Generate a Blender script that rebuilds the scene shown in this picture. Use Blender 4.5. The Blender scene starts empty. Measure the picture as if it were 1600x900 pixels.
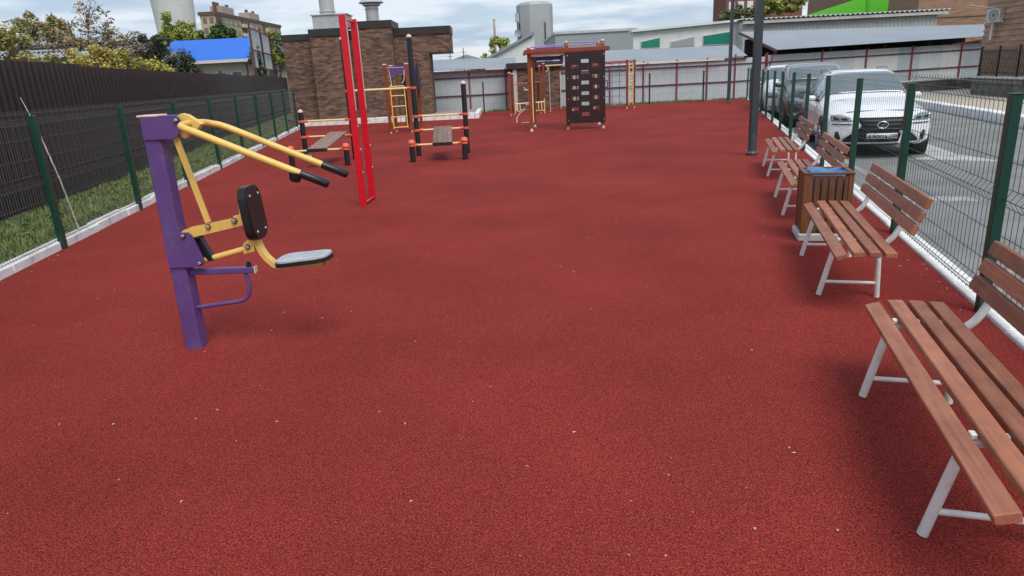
import bpy, bmesh, math, random
from mathutils import Vector, Matrix, noise as mnoise
S = bpy.context.scene
C = S.collection
R = math.radians
random.seed(7)

# ------------------------------------------------------------------ camera
cam_d = bpy.data.cameras.new('camera'); cam = bpy.data.objects.new('camera', cam_d); C.objects.link(cam)
cam_d.sensor_width = 36.0; cam_d.lens = 36.0 * 1073.0 / 1600.0
cam_d.clip_start = 0.05; cam_d.clip_end = 3000
cam.matrix_world = Matrix(((0.998715983, 0.0506595064, 0.0, 0.0),
                           (-0.0150273663, 0.296253793, -0.954991030, 0.0),
                           (-0.0483793742, 0.953764806, 0.296634677, 1.6),
                           (0, 0, 0, 1)))
S.camera = cam
S.render.resolution_x = 1024; S.render.resolution_y = 576

# ------------------------------------------------------------------ light
SUN_EL, SUN_AZ = R(56), R(158)          # azimuth measured clockwise from +Y
W = bpy.data.worlds.new('World'); S.world = W; W.use_nodes = True
nt = W.node_tree; nt.nodes.clear()
def N(t, **k):
    n = nt.nodes.new(t)
    for a, b in k.items(): setattr(n, a, b)
    return n
sky = N('ShaderNodeTexSky', sky_type='NISHITA', sun_disc=False, sun_elevation=SUN_EL, sun_rotation=SUN_AZ)
tc = N('ShaderNodeTexCoord')
sep = N('ShaderNodeSeparateXYZ'); nt.links.new(tc.outputs['Generated'], sep.inputs[0])
# clouds lie on a flat layer: divide the direction by its height
zc = N('ShaderNodeMath', operation='MAXIMUM'); nt.links.new(sep.outputs['Z'], zc.inputs[0]); zc.inputs[1].default_value = 0.0
za = N('ShaderNodeMath', operation='ADD'); nt.links.new(zc.outputs[0], za.inputs[0]); za.inputs[1].default_value = 0.10
dv = N('ShaderNodeVectorMath', operation='DIVIDE'); nt.links.new(tc.outputs['Generated'], dv.inputs[0])
cz = N('ShaderNodeCombineXYZ')
for i in range(3): nt.links.new(za.outputs[0], cz.inputs[i])
nt.links.new(cz.outputs[0], dv.inputs[1])
n1 = N('ShaderNodeTexNoise'); n1.inputs['Scale'].default_value = 0.75; n1.inputs['Detail'].default_value = 7; n1.inputs['Roughness'].default_value = 0.55
nt.links.new(dv.outputs[0], n1.inputs['Vector'])
cr = N('ShaderNodeValToRGB'); cr.color_ramp.elements[0].position = 0.34; cr.color_ramp.elements[1].position = 0.62
cr.color_ramp.elements[0].color = (0.6, 0.6, 0.6, 1)
nt.links.new(n1.outputs['Fac'], cr.inputs[0])
n2 = N('ShaderNodeTexNoise'); n2.inputs['Scale'].default_value = 1.3; n2.inputs['Detail'].default_value = 5
nt.links.new(dv.outputs[0], n2.inputs['Vector'])
cc = N('ShaderNodeValToRGB')
cc.color_ramp.elements[0].position = 0.42; cc.color_ramp.elements[0].color = (3.0, 3.7, 4.7, 1)
cc.color_ramp.elements[1].position = 0.60; cc.color_ramp.elements[1].color = (5.1, 5.45, 6.0, 1)
nt.links.new(n2.outputs['Fac'], cc.inputs[0])
mx = N('ShaderNodeMix', data_type='RGBA')
nt.links.new(cr.outputs[0], mx.inputs[0]); nt.links.new(sky.outputs[0], mx.inputs[6]); nt.links.new(cc.outputs[0], mx.inputs[7])
bg = N('ShaderNodeBackground'); bg.inputs['Strength'].default_value = 0.125
nt.links.new(mx.outputs[2], bg.inputs['Color'])
wo = N('ShaderNodeOutputWorld'); nt.links.new(bg.outputs[0], wo.inputs['Surface'])
sd = bpy.data.lights.new('sun', 'SUN'); sd.energy = 2.0; sd.angle = R(32); sd.color = (1.0, 0.96, 0.9)
so = bpy.data.objects.new('sun', sd); C.objects.link(so)
sv = Vector((math.sin(SUN_AZ) * math.cos(SUN_EL), math.cos(SUN_AZ) * math.cos(SUN_EL), math.sin(SUN_EL)))
so.rotation_euler = sv.to_track_quat('Z', 'Y').to_euler(); so.location = (0, 0, 30)
S.view_settings.view_transform = 'Standard'; S.view_settings.look = 'None'
S.view_settings.exposure = 0.36; S.view_settings.gamma = 1.0

# ------------------------------------------------------------------ materials
_m = {}
def srgb(h):
    h = h.lstrip('#'); v = [int(h[i:i+2], 16) / 255 for i in (0, 2, 4)]
    return tuple((c / 12.92 if c <= .04045 else ((c + .055) / 1.055) ** 2.4) for c in v)
def mat(name, col, rough=0.5, metal=0.0, var=0.12, vscale=6.0, bump=0.0, bscale=40.0, spec=0.5, dirt=None, dirt_amt=0.0, dscale=2.0, coat=0.0, trans=0.0):
    """procedural paint / metal / wood: base colour with mottling, optional dirt patches and fine relief"""
    if name in _m: return _m[name]
    m = bpy.data.materials.new(name); m.use_nodes = True; t = m.node_tree; b = t.nodes['Principled BSDF']
    b.inputs['Roughness'].default_value = rough; b.inputs['Metallic'].default_value = metal
    b.inputs['Specular IOR Level'].default_value = spec; b.inputs['Coat Weight'].default_value = coat
    b.inputs['Transmission Weight'].default_value = trans
    co = t.nodes.new('ShaderNodeTexCoord')
    no = t.nodes.new('ShaderNodeTexNoise'); no.inputs['Scale'].default_value = vscale; no.inputs['Detail'].default_value = 5
    t.links.new(co.outputs['Object'], no.inputs['Vector'])
    mr = t.nodes.new('ShaderNodeMapRange'); mr.inputs['From Min'].default_value = .25; mr.inputs['From Max'].default_value = .75
    mr.inputs['To Min'].default_value = 1 - var; mr.inputs['To Max'].default_value = 1 + var
    t.links.new(no.outputs['Fac'], mr.inputs['Value'])
    mu = t.nodes.new('ShaderNodeVectorMath'); mu.operation = 'SCALE'; mu.inputs[0].default_value = col[:3]
    t.links.new(mr.outputs[0], mu.inputs['Scale'])
    out = mu.outputs[0]
    if dirt:
        nd = t.nodes.new('ShaderNodeTexNoise'); nd.inputs['Scale'].default_value = dscale; nd.inputs['Detail'].default_value = 8; nd.inputs['Roughness'].default_value = .65
        t.links.new(co.outputs['Object'], nd.inputs['Vector'])
        rp = t.nodes.new('ShaderNodeMapRange'); rp.inputs['From Min'].default_value = .5; rp.inputs['From Max'].default_value = .7; rp.inputs['To Max'].default_value = dirt_amt
        t.links.new(nd.outputs['Fac'], rp.inputs['Value'])
        mi = t.nodes.new('ShaderNodeMix'); mi.data_type = 'RGBA'; mi.inputs[7].default_value = (*dirt, 1)
        t.links.new(rp.outputs[0], mi.inputs[0]); t.links.new(out, mi.inputs[6]); out = mi.outputs[2]
    t.links.new(out, b.inputs['Base Color'])
    if bump:
        nb = t.nodes.new('ShaderNodeTexNoise'); nb.inputs['Scale'].default_value = bscale; nb.inputs['Detail'].default_value = 4
        t.links.new(co.outputs['Object'], nb.inputs['Vector'])
        bp = t.nodes.new('ShaderNodeBump'); bp.inputs['Strength'].default_value = bump; bp.inputs['Distance'].default_value = 0.01
        t.links.new(nb.outputs['Fac'], bp.inputs['Height']); t.links.new(bp.outputs[0], b.inputs['Normal'])
    _m[name] = m; return m
def wood(name, col, dark, scale=(3, 60, 60), rough=.55, bump=.15):
    if name in _m: return _m[name]
    m = bpy.data.materials.new(name); m.use_nodes = True; t = m.node_tree; b = t.nodes['Principled BSDF']; b.inputs['Roughness'].default_value = rough
    b.inputs['Specular IOR Level'].default_value = .35
    co = t.nodes.new('ShaderNodeTexCoord'); oi = t.nodes.new('ShaderNodeObjectInfo')
    ad = t.nodes.new('ShaderNodeVectorMath'); ad.operation = 'ADD'; t.links.new(co.outputs['Object'], ad.inputs[0])
    sc = t.nodes.new('ShaderNodeVectorMath'); sc.operation = 'SCALE'; sc.inputs[0].default_value = (7, 3, 5); t.links.new(oi.outputs['Random'], sc.inputs['Scale']); t.links.new(sc.outputs[0], ad.inputs[1])
    mp = t.nodes.new('ShaderNodeMapping'); mp.inputs['Scale'].default_value = scale; t.links.new(ad.outputs[0], mp.inputs['Vector'])
    n = t.nodes.new('ShaderNodeTexNoise'); n.inputs['Scale'].default_value = 1; n.inputs['Detail'].default_value = 6; n.inputs['Distortion'].default_value = .6; t.links.new(mp.outputs[0], n.inputs['Vector'])
    n2_ = t.nodes.new('ShaderNodeTexNoise'); n2_.inputs['Scale'].default_value = 9; n2_.inputs['Detail'].default_value = 6; t.links.new(ad.outputs[0], n2_.inputs['Vector'])
    r = t.nodes.new('ShaderNodeValToRGB'); r.color_ramp.elements[0].position = .3; r.color_ramp.elements[1].position = .68
    r.color_ramp.elements[0].color = (*dark, 1); r.color_ramp.elements[1].color = (*col, 1)
    av = t.nodes.new('ShaderNodeMath'); av.operation = 'MULTIPLY_ADD'; av.inputs[1].default_value = .5
    hf = t.nodes.new('ShaderNodeMath'); hf.operation = 'MULTIPLY'; hf.inputs[1].default_value = .5
    t.links.new(n2_.outputs['Fac'], hf.inputs[0]); t.links.new(n.outputs['Fac'], av.inputs[0]); t.links.new(hf.outputs[0], av.inputs[2])
    t.links.new(av.outputs[0], r.inputs[0])
    hv = t.nodes.new('ShaderNodeHueSaturation'); vr = t.nodes.new('ShaderNodeMapRange'); vr.inputs['To Min'].default_value = .74; vr.inputs['To Max'].default_value = 1.2
    t.links.new(oi.outputs['Random'], vr.inputs['Value']); t.links.new(vr.outputs[0], hv.inputs['Value']); t.links.new(r.outputs[0], hv.inputs['Color'])
    t.links.new(hv.outputs[0], b.inputs['Base Color'])
    bp = t.nodes.new('ShaderNodeBump'); bp.inputs['Strength'].default_value = bump; bp.inputs['Distance'].default_value = .004
    t.links.new(n.outputs['Fac'], bp.inputs['Height']); t.links.new(bp.outputs[0], b.inputs['Normal'])
    _m[name] = m; return m
def rubber(name):
    m = bpy.data.materials.new(name); m.use_nodes = True; t = m.node_tree; b = t.nodes['Principled BSDF']; b.inputs['Roughness'].default_value = .9; b.inputs['Specular IOR Level'].default_value = .10
    co = t.nodes.new('ShaderNodeTexCoord')
    v = t.nodes.new('ShaderNodeTexNoise'); v.inputs['Scale'].default_value = 150; v.inputs['Detail'].default_value = 3; v.inputs['Roughness'].default_value = .65
    g = t.nodes.new('ShaderNodeTexVoronoi'); g.inputs['Scale'].default_value = 240
    big = t.nodes.new('ShaderNodeTexNoise'); big.inputs['Scale'].default_value = .55; big.inputs['Detail'].default_value = 6; big.inputs['Roughness'].default_value = .6
    for x in (v, g, big): t.links.new(co.outputs['Object'], x.inputs['Vector'])
    r = t.nodes.new('ShaderNodeValToRGB'); e = r.color_ramp.elements
    e[0].position = .30; e[0].color = (.092, .010, .0085, 1); e[1].position = .72; e[1].color = (.47, .080, .062, 1)
    e2 = e.new(.5); e2.color = (.244, .030, .0245, 1)
    t.links.new(v.outputs['Fac'], r.inputs[0])
    gr = t.nodes.new('ShaderNodeMapRange'); gr.inputs['To Min'].default_value = .45; gr.inputs['To Max'].default_value = 1.45
    sepc = t.nodes.new('ShaderNodeSeparateColor'); t.links.new(g.outputs['Color'], sepc.inputs[0]); t.links.new(sepc.outputs[0], gr.inputs['Value'])
    bm_ = t.nodes.new('ShaderNodeMapRange'); bm_.inputs['From Min'].default_value = .3; bm_.inputs['From Max'].default_value = .7; bm_.inputs['To Min'].default_value = .76; bm_.inputs['To Max'].default_value = 1.12
    t.links.new(big.outputs['Fac'], bm_.inputs['Value'])
    ml = t.nodes.new('ShaderNodeMath'); ml.operation = 'MULTIPLY'; t.links.new(gr.outputs[0], ml.inputs[0]); t.links.new(bm_.outputs[0], ml.inputs[1])
    s = t.nodes.new('ShaderNodeVectorMath'); s.operation = 'SCALE'; t.links.new(r.outputs[0], s.inputs[0]); t.links.new(ml.outputs[0], s.inputs['Scale'])
    t.links.new(s.outputs[0], b.inputs['Base Color'])
    bp = t.nodes.new('ShaderNodeBump'); bp.inputs['Strength'].default_value = .6; bp.inputs['Distance'].default_value = .006
    t.links.new(v.outputs['Fac'], bp.inputs['Height']); t.links.new(bp.outputs[0], b.inputs['Normal'])
    return m
def brickmat(name, c1, c2, mortar, bw=.25, rh=.075, bias=0.0):
    m = bpy.data.materials.new(name); m.use_nodes = True; t = m.node_tree; b = t.nodes['Principled BSDF']; b.inputs['Roughness'].default_value = .85
    co = t.nodes.new('ShaderNodeTexCoord'); sp = t.nodes.new('ShaderNodeSeparateXYZ'); t.links.new(co.outputs['Object'], sp.inputs[0])
    ax = t.nodes.new('ShaderNodeMath'); ax.operation = 'ADD'; t.links.new(sp.outputs['X'], ax.inputs[0]); t.links.new(sp.outputs['Y'], ax.inputs[1])
    cb = t.nodes.new('ShaderNodeCombineXYZ'); t.links.new(ax.outputs[0], cb.inputs[0]); t.links.new(sp.outputs['Z'], cb.inputs[1])
    k = t.nodes.new('ShaderNodeTexBrick'); k.inputs['Scale'].default_value = 1; k.inputs['Brick Width'].default_value = bw; k.inputs['Row Height'].default_value = rh
    k.inputs['Mortar Size'].default_value = .006; k.inputs['Color1'].default_value = (*c1, 1); k.inputs['Color2'].default_value = (*c2, 1); k.inputs['Mortar'].default_value = (*mortar, 1); k.inputs['Bias'].default_value = bias
    t.links.new(cb.outputs[0], k.inputs['Vector'])
    n = t.nodes.new('ShaderNodeTexNoise'); n.inputs['Scale'].default_value = 1.6; n.inputs['Detail'].default_value = 6
    mp = t.nodes.new('ShaderNodeMapping'); mp.inputs['Scale'].default_value = (1, 4, 1); t.links.new(cb.outputs[0], mp.inputs[0]); t.links.new(mp.outputs[0], n.inputs['Vector'])
    mr = t.nodes.new('ShaderNodeMapRange'); mr.inputs['From Min'].default_value = .3; mr.inputs['From Max'].default_value = .7; mr.inputs['To Min'].default_value = .75; mr.inputs['To Max'].default_value = 1.22; t.links.new(n.outputs['Fac'], mr.inputs['Value'])
    s = t.nodes.new('ShaderNodeVectorMath'); s.operation = 'SCALE'; t.links.new(k.outputs['Color'], s.inputs[0]); t.links.new(mr.outputs[0], s.inputs['Scale']); t.links.new(s.outputs[0], b.inputs['Base Color'])
    bp = t.nodes.new('ShaderNodeBump'); bp.inputs['Strength'].default_value = .7; bp.inputs['Distance'].default_value = .01; bp.invert = True; t.links.new(k.outputs['Fac'], bp.inputs['Height']); t.links.new(bp.outputs[0], b.inputs['Normal'])
    _m[name] = m; return m

RED_RUBBER = rubber('red_rubber')
PURPLE = mat('purple_paint', (.115, .055, .21), .42, var=.10, dirt=(.16, .12, .22), dirt_amt=.5, dscale=7, bump=.05)
YELLOW = mat('yellow_paint', (.80, .53, .13), .38, var=.10, dirt=(.55, .36, .12), dirt_amt=.5, dscale=9)
PALEYEL = mat('pale_yellow_paint', (.78, .60, .30), .45, var=.08)
BLACKPL = mat('black_plastic', (.012, .012, .013), .38, var=.2)
DARKBOARD = mat('dark_brown_board', (.022, .009, .010), .45, var=.2)
GREYPL = mat('grey_plastic', (.46, .49, .53), .45, var=.12, dirt=(.2, .21, .22), dirt_amt=.5, dscale=14)
STEEL = mat('bolt_steel', (.62, .55, .48), .3, .8)
REDP = mat('red_gloss_paint', (.62, .005, .018), .30, var=.08)
PINKW = mat('pale_pink_cap', (.75, .50, .42), .45)
BLACKPOST = mat('black_post_paint', (.015, .016, .018), .42, var=.25, bump=.05)
ORANGE = mat('orange_clamp', (.75, .13, .065), .45)
BROWNPOST = wood('varnished_post', (.30, .075, .022), (.16, .035, .011), (60, 60, 3), .4)
REDBROWN = mat('red_brown_beam', (.26, .045, .025), .4, var=.15)
PLANK = wood('bench_plank', (.42, .165, .092), (.21, .070, .038), (3, 70, 70), .5)
BINWOOD = wood('bin_wood', (.205, .086, .036), (.11, .040, .015), (60, 60, 3), .5)
GREYWOOD = wood('weathered_plank', (.30, .20, .16), (.15, .085, .07), (60, 3, 60), .6)
WHITESTEEL = mat('white_painted_steel', (.74, .74, .70), .42, var=.08, dirt=(.35, .30, .22), dirt_amt=.55, dscale=11)
CONC = mat('concrete', (.52, .51, .48), .85, var=.12, bump=.3, dirt=(.28, .27, .25), dirt_amt=.6, dscale=5)
KERBW = mat('whitewashed_kerb', (.82, .82, .80), .8, var=.08, vscale=9, bump=.4, bscale=30, dirt=(.30, .29, .26), dirt_amt=.6, dscale=4.5)
ASPH = mat('asphalt', (.20, .20, .193), .9, var=.22, vscale=1.2, bump=.5, bscale=150, dirt=(.27, .265, .25), dirt_amt=.8, dscale=.8)
WHITEMARK = mat('road_paint', (.46, .46, .45), .8, var=.2, dirt=(.25, .25, .24), dirt_amt=1.0, dscale=4)
GREENP = mat('green_post_paint', (.008, .055, .036), .36, var=.15)
WIRE = mat('dark_green_wire', (.010, .028, .022), .4)
BROWNSHEET = mat('brown_profiled_sheet', (.028, .0155, .017), .40, var=.15, spec=.4)
REDSTEEL = mat('red_oxide_steel', (.23, .035, .042), .5, var=.2)
MAROON = mat('maroon_steel', (.11, .017, .022), .5, var=.2, dirt=(.14, .05, .03), dirt_amt=.5, dscale=5)
GREYSHEET = mat('grey_zinc_sheet', (.50, .525, .55), .55, .0, var=.10, vscale=1.2, dirt=(.34, .33, .28), dirt_amt=.55, dscale=.9)
GREYSHEET2 = mat('pale_zinc_sheet', (.58, .585, .58), .55, .0, var=.08, vscale=1.2, dirt=(.34, .33, .28), dirt_amt=.4, dscale=.9)
GREYSHEET3 = mat('darker_zinc_sheet', (.40, .44, .48), .55, .0, var=.10, vscale=1.2, dirt=(.30, .29, .25), dirt_amt=.5, dscale=.9)
ROOFZ = mat('zinc_roof', (.27, .30, .335), .55, .1, var=.10, vscale=.5, dirt=(.30, .32, .34), dirt_amt=.5, dscale=.5)
CORNICE = mat('dark_flashing', (.030, .024, .022), .5, var=.3)
BRICKD = brickmat('dark_brick', (.26, .138, .082), (.066, .046, .038), (.10, .078, .062), .21, .072)
BRICKR = brickmat('ribbed_brown_brick', (.42, .265, .19), (.35, .21, .145), (.17, .10, .07), 2.5, .20)
BRICKT = brickmat('tan_brick', (.33, .20, .13), (.29, .175, .115), (.20, .13, .09), .5, .10)
WHITEW = mat('white_render', (.70, .70, .68), .8, var=.06, vscale=1, dirt=(.5, .48, .44), dirt_amt=.5, dscale=.6)
GREYW = mat('grey_cladding', (.30, .33, .335), .7, var=.06, vscale=.6)
FLUE = mat('zinc_flue', (.50, .51, .50), .42, .35, var=.1, dirt=(.34, .33, .31), dirt_amt=.6, dscale=2)
CONCT = mat('tower_concrete', (.60, .595, .57), .85, var=.06, vscale=.15, dirt=(.36, .35, .33), dirt_amt=.7, dscale=.12)
LAMPP = mat('charcoal_lamp_paint', (.035, .040, .047), .42, var=.15)
GLASSD = mat('dark_glass', (.03, .035, .04), .06, var=.2, spec=.8)
GREENGL = mat('green_film_window', (.02, .22, .15), .25)
LIME = mat('lime_cladding', (.11, .52, .03), .45, var=.05)
BLUEROOF = mat('blue_metal_roof', (.012, .14, .62), .4, var=.06)
SLATE = mat('slate_sheet', (.30, .32, .33), .8, var=.2)
GRASSM = mat('grass_blade', (.165, .21, .045), .7, var=.4, vscale=3, dirt=(.20, .17, .06), dirt_amt=.6, dscale=2)
SOIL = mat('soil_with_turf', (.085, .105, .032), .95, var=.4, vscale=5, bump=.6, dirt=(.085, .07, .03), dirt_amt=.8, dscale=2.5)
STONE = mat('rough_stone', (.135, .120, .105), .9, var=.4, vscale=2.5, bump=.9, bscale=9, dirt=(.055, .055, .04), dirt_amt=.8, dscale=3)
TANPAVE = mat('tan_paving', (.46, .40, .325), .85, var=.10, vscale=3, bump=.2)
PINKPAVE = mat('pink_slab', (.34, .27, .25), .85, var=.12)
IRON = mat('black_iron', (.014, .013, .013), .5)
CABLE = mat('white_cable', (.6, .6, .56), .5)
TYRE = mat('tyre_rubber', (.013, .013, .014), .8)
RIM = mat('rim_alloy', (.45, .46, .48), .28, .9)
CHROME = mat('chrome', (.80, .81, .83), .10, 1.0, var=.02)
CARWHITE = mat('white_car_paint', (.80, .80, .82), .28, var=.02, coat=.8)
CARVAN = mat('white_van_paint', (.76, .77, .78), .32, var=.02, coat=.6)
CARGREY = mat('dark_grey_car_paint', (.045, .058, .060), .25, .3, var=.05, coat=.8)
CARGLASS = mat('car_glass', (.12, .145, .15), .03, var=.15, spec=1.0, coat=1.0)
SILVER = mat('satin_silver', (.70, .71, .73), .3, .5, var=.03)
LENS = mat('headlamp_lens', (.26, .28, .30), .06, .4, var=.35, vscale=22, coat=1.0)
DARKTRIM = mat('black_trim', (.010, .010, .011), .42)
PLATEW = mat('plate_white', (.72, .72, .72), .4, var=.02)
BLUEBAG = mat('blue_bag', (.18, .36, .62), .35, var=.15, vscale=20, bump=.4, bscale=20)
BLUEROPE = mat('blue_rope', (.06, .12, .32), .7)
BARK = mat('bark', (.085, .065, .048), .9, var=.3, bump=.6)
def leafmat(name, c): return mat(name, c, .6, var=.3, vscale=1.3, spec=.3)

# ------------------------------------------------------------------ mesh helpers
class MB:
    def __init__(s): s.v = []; s.f = []
    def add(s, vs, fs):
        o = len(s.v); s.v += [tuple(p) for p in vs]; s.f += [tuple(i + o for i in f) for f in fs]; return s
    def box(s, x0, x1, y0, y1, z0, z1, rot=None):
        vs = [(x, y, z) for x in (x0, x1) for y in (y0, y1) for z in (z0, z1)]
        if rot is not None:
            c = Vector(((x0 + x1) / 2, (y0 + y1) / 2, (z0 + z1) / 2)); vs = [c + rot @ (Vector(p) - c) for p in vs]
        return s.add(vs, [(0, 1, 3, 2), (4, 6, 7, 5), (0, 4, 5, 1), (2, 3, 7, 6), (0, 2, 6, 4), (1, 5, 7, 3)])
    def bbox(s, x0, x1, y0, y1, z0, z1, b=.006):
        """box with chamfered edges (chamfer on all 12 edges)"""
        bm = bmesh.new(); bmesh.ops.create_cube(bm, size=1)
        for v in bm.verts: v.co = Vector(((x0 + x1) / 2 + v.co.x * (x1 - x0), (y0 + y1) / 2 + v.co.y * (y1 - y0), (z0 + z1) / 2 + v.co.z * (z1 - z0)))
        bmesh.ops.bevel(bm, geom=bm.edges[:], offset=b, segments=1, affect='EDGES')
        bm.verts.index_update(); s.add([v.co[:] for v in bm.verts], [[v.index for v in f.verts] for f in bm.faces]); bm.free(); return s
    def tube(s, pts, r, n=8, cap=True, closed=False):
        pts = [Vector(p) for p in pts]; rr = r if isinstance(r, (list, tuple)) else [r] * len(pts)
        vs = []; m = len(pts); up = None
        for i, p in enumerate(pts):
            if closed: d = pts[(i + 1) % m] - pts[i - 1]
            else: d = (pts[min(i + 1, m - 1)] - pts[max(i - 1, 0)])
            d.normalize()
            if up is None: up = Vector((0, 0, 1)) if abs(d.z) < .9 else Vector((1, 0, 0))
            a = d.cross(up)
            if a.length < 1e-4: a = d.cross(Vector((0, 1, 0)))
            a.normalize(); b = a.cross(d).normalized(); up = b
            for k in range(n):
                t = 2 * math.pi * k / n + math.pi / n; vs.append(p + rr[i] * (math.cos(t) * a + math.sin(t) * b))
        fs = []
        for i in range(m if closed else m - 1):
            j = (i + 1) % m
            for k in range(n): l = (k + 1) % n; fs.append((i * n + k, i * n + l, j * n + l, j * n + k))
        if cap and not closed: fs.append(tuple(range(n))[::-1]); fs.append(tuple((m - 1) * n + k for k in range(n)))
        return s.add(vs, fs)
    def bar(s, a, b, w, h=None):
        """rectangular bar from a to b: w sideways (horizontal), h along the other axis"""
        h = h or w; a = Vector(a); b = Vector(b); d = (b - a).normalized()
        u = d.cross(Vector((0, 0, 1)));
        if u.length < 1e-4: u = Vector((1, 0, 0))
        u.normalize(); w2 = u.cross(d).normalized()
        vs = [q + u * (i * w / 2) + w2 * (j * h / 2) for q in (a, b) for i, j in ((-1, -1), (1, -1), (1, 1), (-1, 1))]
        return s.add(vs, [(0, 3, 2, 1), (4, 5, 6, 7)] + [(k, (k + 1) % 4, 4 + (k + 1) % 4, 4 + k) for k in range(4)])
    def prism(s, poly, axis, t0, t1):
        """extrude a 2-D polygon; axis 'x': poly=(y,z); 'y': poly=(x,z); 'z': poly=(x,y)"""
        f = {'x': lambda p, t: (t, p[0], p[1]), 'y': lambda p, t: (p[0], t, p[1]), 'z': lambda p, t: (p[0], p[1], t)}[axis]; n = len(poly)
        vs = [f(p, t0) for p in poly] + [f(p, t1) for p in poly]
        return s.add(vs, [tuple(range(n)), tuple(range(n, 2 * n))[::-1]] + [(k, (k + 1) % n, n + (k + 1) % n, n + k) for k in range(n)])
    def lathe(s, prof, c=(0, 0, 0), n=16):
        vs = []; 
        for r, z in prof:
            for k in range(n): t = 2 * math.pi * k / n; vs.append((c[0] + r * math.cos(t), c[1] + r * math.sin(t), c[2] + z))
        m = len(prof); fs = [(i * n + k, i * n + (k + 1) % n, (i + 1) * n + (k + 1) % n, (i + 1) * n + k) for i in range(m - 1) for k in range(n)]
        fs += [tuple(range(n))[::-1], tuple((m - 1) * n + k for k in range(n))]
        return s.add(vs, fs)
    def grid(s, rows, flip=False):
        n = len(rows[0]); vs = [p for r in rows for p in r]
        fs = [(i * n + k, i * n + k + 1, (i + 1) * n + k + 1, (i + 1) * n + k) for i in range(len(rows) - 1) for k in range(n - 1)]
        if flip: fs = [f[::-1] for f in fs]
        return s.add(vs, fs)
    def mesh(s, name, m, smooth=None, fix=True):
        me = bpy.data.meshes.new(name); me.from_pydata([tuple(p) for p in s.v], [], s.f)
        if fix:
            bm = bmesh.new(); bm.from_mesh(me); bmesh.ops.recalc_face_normals(bm, faces=bm.faces[:]); bm.to_mesh(me); bm.free()
        for x in (m if isinstance(m, (list, tuple)) else [m]): me.materials.append(x)
        if smooth is not None:
            me.polygons.foreach_set('use_smooth', [True] * len(me.polygons))
            if smooth < 180: me.set_sharp_from_angle(angle=R(smooth))
        me.update(); return me
def link(name, me, parent=None, loc=(0, 0, 0), rz=0.0, rot=None):
    o = bpy.data.objects.new(name, me); C.objects.link(o)
    if parent is not None: o.parent = parent
    o.location = loc; o.rotation_euler = rot if rot else (0, 0, rz)
    return o
def part(name, mb, m, parent=None, smooth=None, loc=(0, 0, 0), rz=0.0, label=None, kind=None, fix=True):
    o = link(name, mb.mesh(name, m, smooth, fix), parent, loc, rz)
    if label: o['label'] = label
    if kind: o['kind'] = kind
    return o
def tag(o, label, cat, group=None):
    o['label'] = label; o['category'] = cat
    if group: o['group'] = group
    return o
def thing(name, label, cat, loc=(0, 0, 0), rz=0.0, group=None):
    return tag(link(name, None, None, loc, rz), label, cat, group)
def struct(o): o['kind'] = 'structure'; return o
def kids(o): return [c for c in o.children]
def dup(o, loc=None, rz=None, label=None, group=None, parent=None):
    c = o.copy(); C.objects.link(c)
    if parent is not None: c.parent = parent
    if loc is not None: c.location = loc
    if rz is not None: c.rotation_euler = (0, 0, rz)
    if label: c['label'] = label
    if group: c['group'] = group
    for k in kids(o): dup(k, parent=c)
    return c
def corr(width, height, pitch, depth, flat=.35):
    """trapezoid-profiled sheet in the x-z plane, x 0..width, front towards -y"""
    xs = []; n = max(1, round(width / pitch)); p = width / n
    for i in range(n):
        a = i * p
        xs += [(a, 0), (a + p * flat, 0), (a + p * .5, -depth), (a + p * (.5 + flat), -depth)]
    xs.append((width, 0))
    mb = MB(); mb.grid([[(x, y, 0) for x, y in xs], [(x, y, height) for x, y in xs]])
    return mb
def arc(c, r, a0, a1, n, plane='xz'):
    out = []
    for i in range(n + 1):
        t = R(a0 + (a1 - a0) * i / n); p = (c[0] + r * math.cos(t), c[1] + r * math.sin(t)); out.append(p)
    return out
def rrect(x0, x1, z0, z1, r, n=4):
    return (arc((x1 - r, z1 - r), r, 0, 90, n) + arc((x0 + r, z1 - r), r, 90, 180, n) + arc((x0 + r, z0 + r), r, 180, 270, n) + arc((x1 - r, z0 + r), r, 270, 360, n))

# ================================================================== SETTING
def sheet(name, poly, z, m, t=.3, parent=None):
    mb = MB(); mb.prism(poly, 'z', z - t, z); return struct(part(name, mb, m, parent))
gm = MB(); gm.add([(-900, -900, -.45), (900, -900, -.45), (900, 900, -.45), (-900, 900, -.45)], [(0, 1, 2, 3)])
struct(part('ground', gm, SOIL))
def LX(y): return -4.94 - .145 * (y - 7.48)         # inner edge of the left kerb
def RX(y): return 3.63 + .289 * (y - 6.31)          # inner edge of the right kerb
# left edge, right edge: quads strip by strip, then a skirt down the rim
rows_ = [(LX(y), RX(y), y) for y in (-4, 4, 12, 20, 28.3)] + [(-1.0, RX(28.31), 28.31), (-1.0, RX(32.6), 32.6)]
pg = MB()
for (a0, b0_, y0), (a1, b1_, y1) in zip(rows_, rows_[1:]):
    for k in range(4):
        f0, f1 = k / 4, (k + 1) / 4
        if y1 - y0 > .05: pg.add([(a0 + (b0_ - a0) * f0, y0, 0), (a0 + (b0_ - a0) * f1, y0, 0), (a1 + (b1_ - a1) * f1, y1, 0), (a1 + (b1_ - a1) * f0, y1, 0)], [(0, 1, 2, 3)])
pg.add([(LX(28.3), 28.3, 0), (-1.0, 28.3, 0), (-1.0, 28.72, 0), (LX(28.3), 28.9, 0)], [(0, 1, 2, 3)])
pg.add([(RX(-4), -4, 0), (RX(-4), -4, -.3), (RX(32.6), 32.6, -.3), (RX(32.6), 32.6, 0)], [(0, 1, 2, 3)])
pg.add([(-1.0, 32.6, 0), (-1.0, 32.6, -.3), (RX(32.6), 32.6, -.3), (RX(32.6), 32.6, 0)], [(0, 1, 2, 3)])
struct(part('playground_surface', pg, RED_RUBBER))
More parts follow.
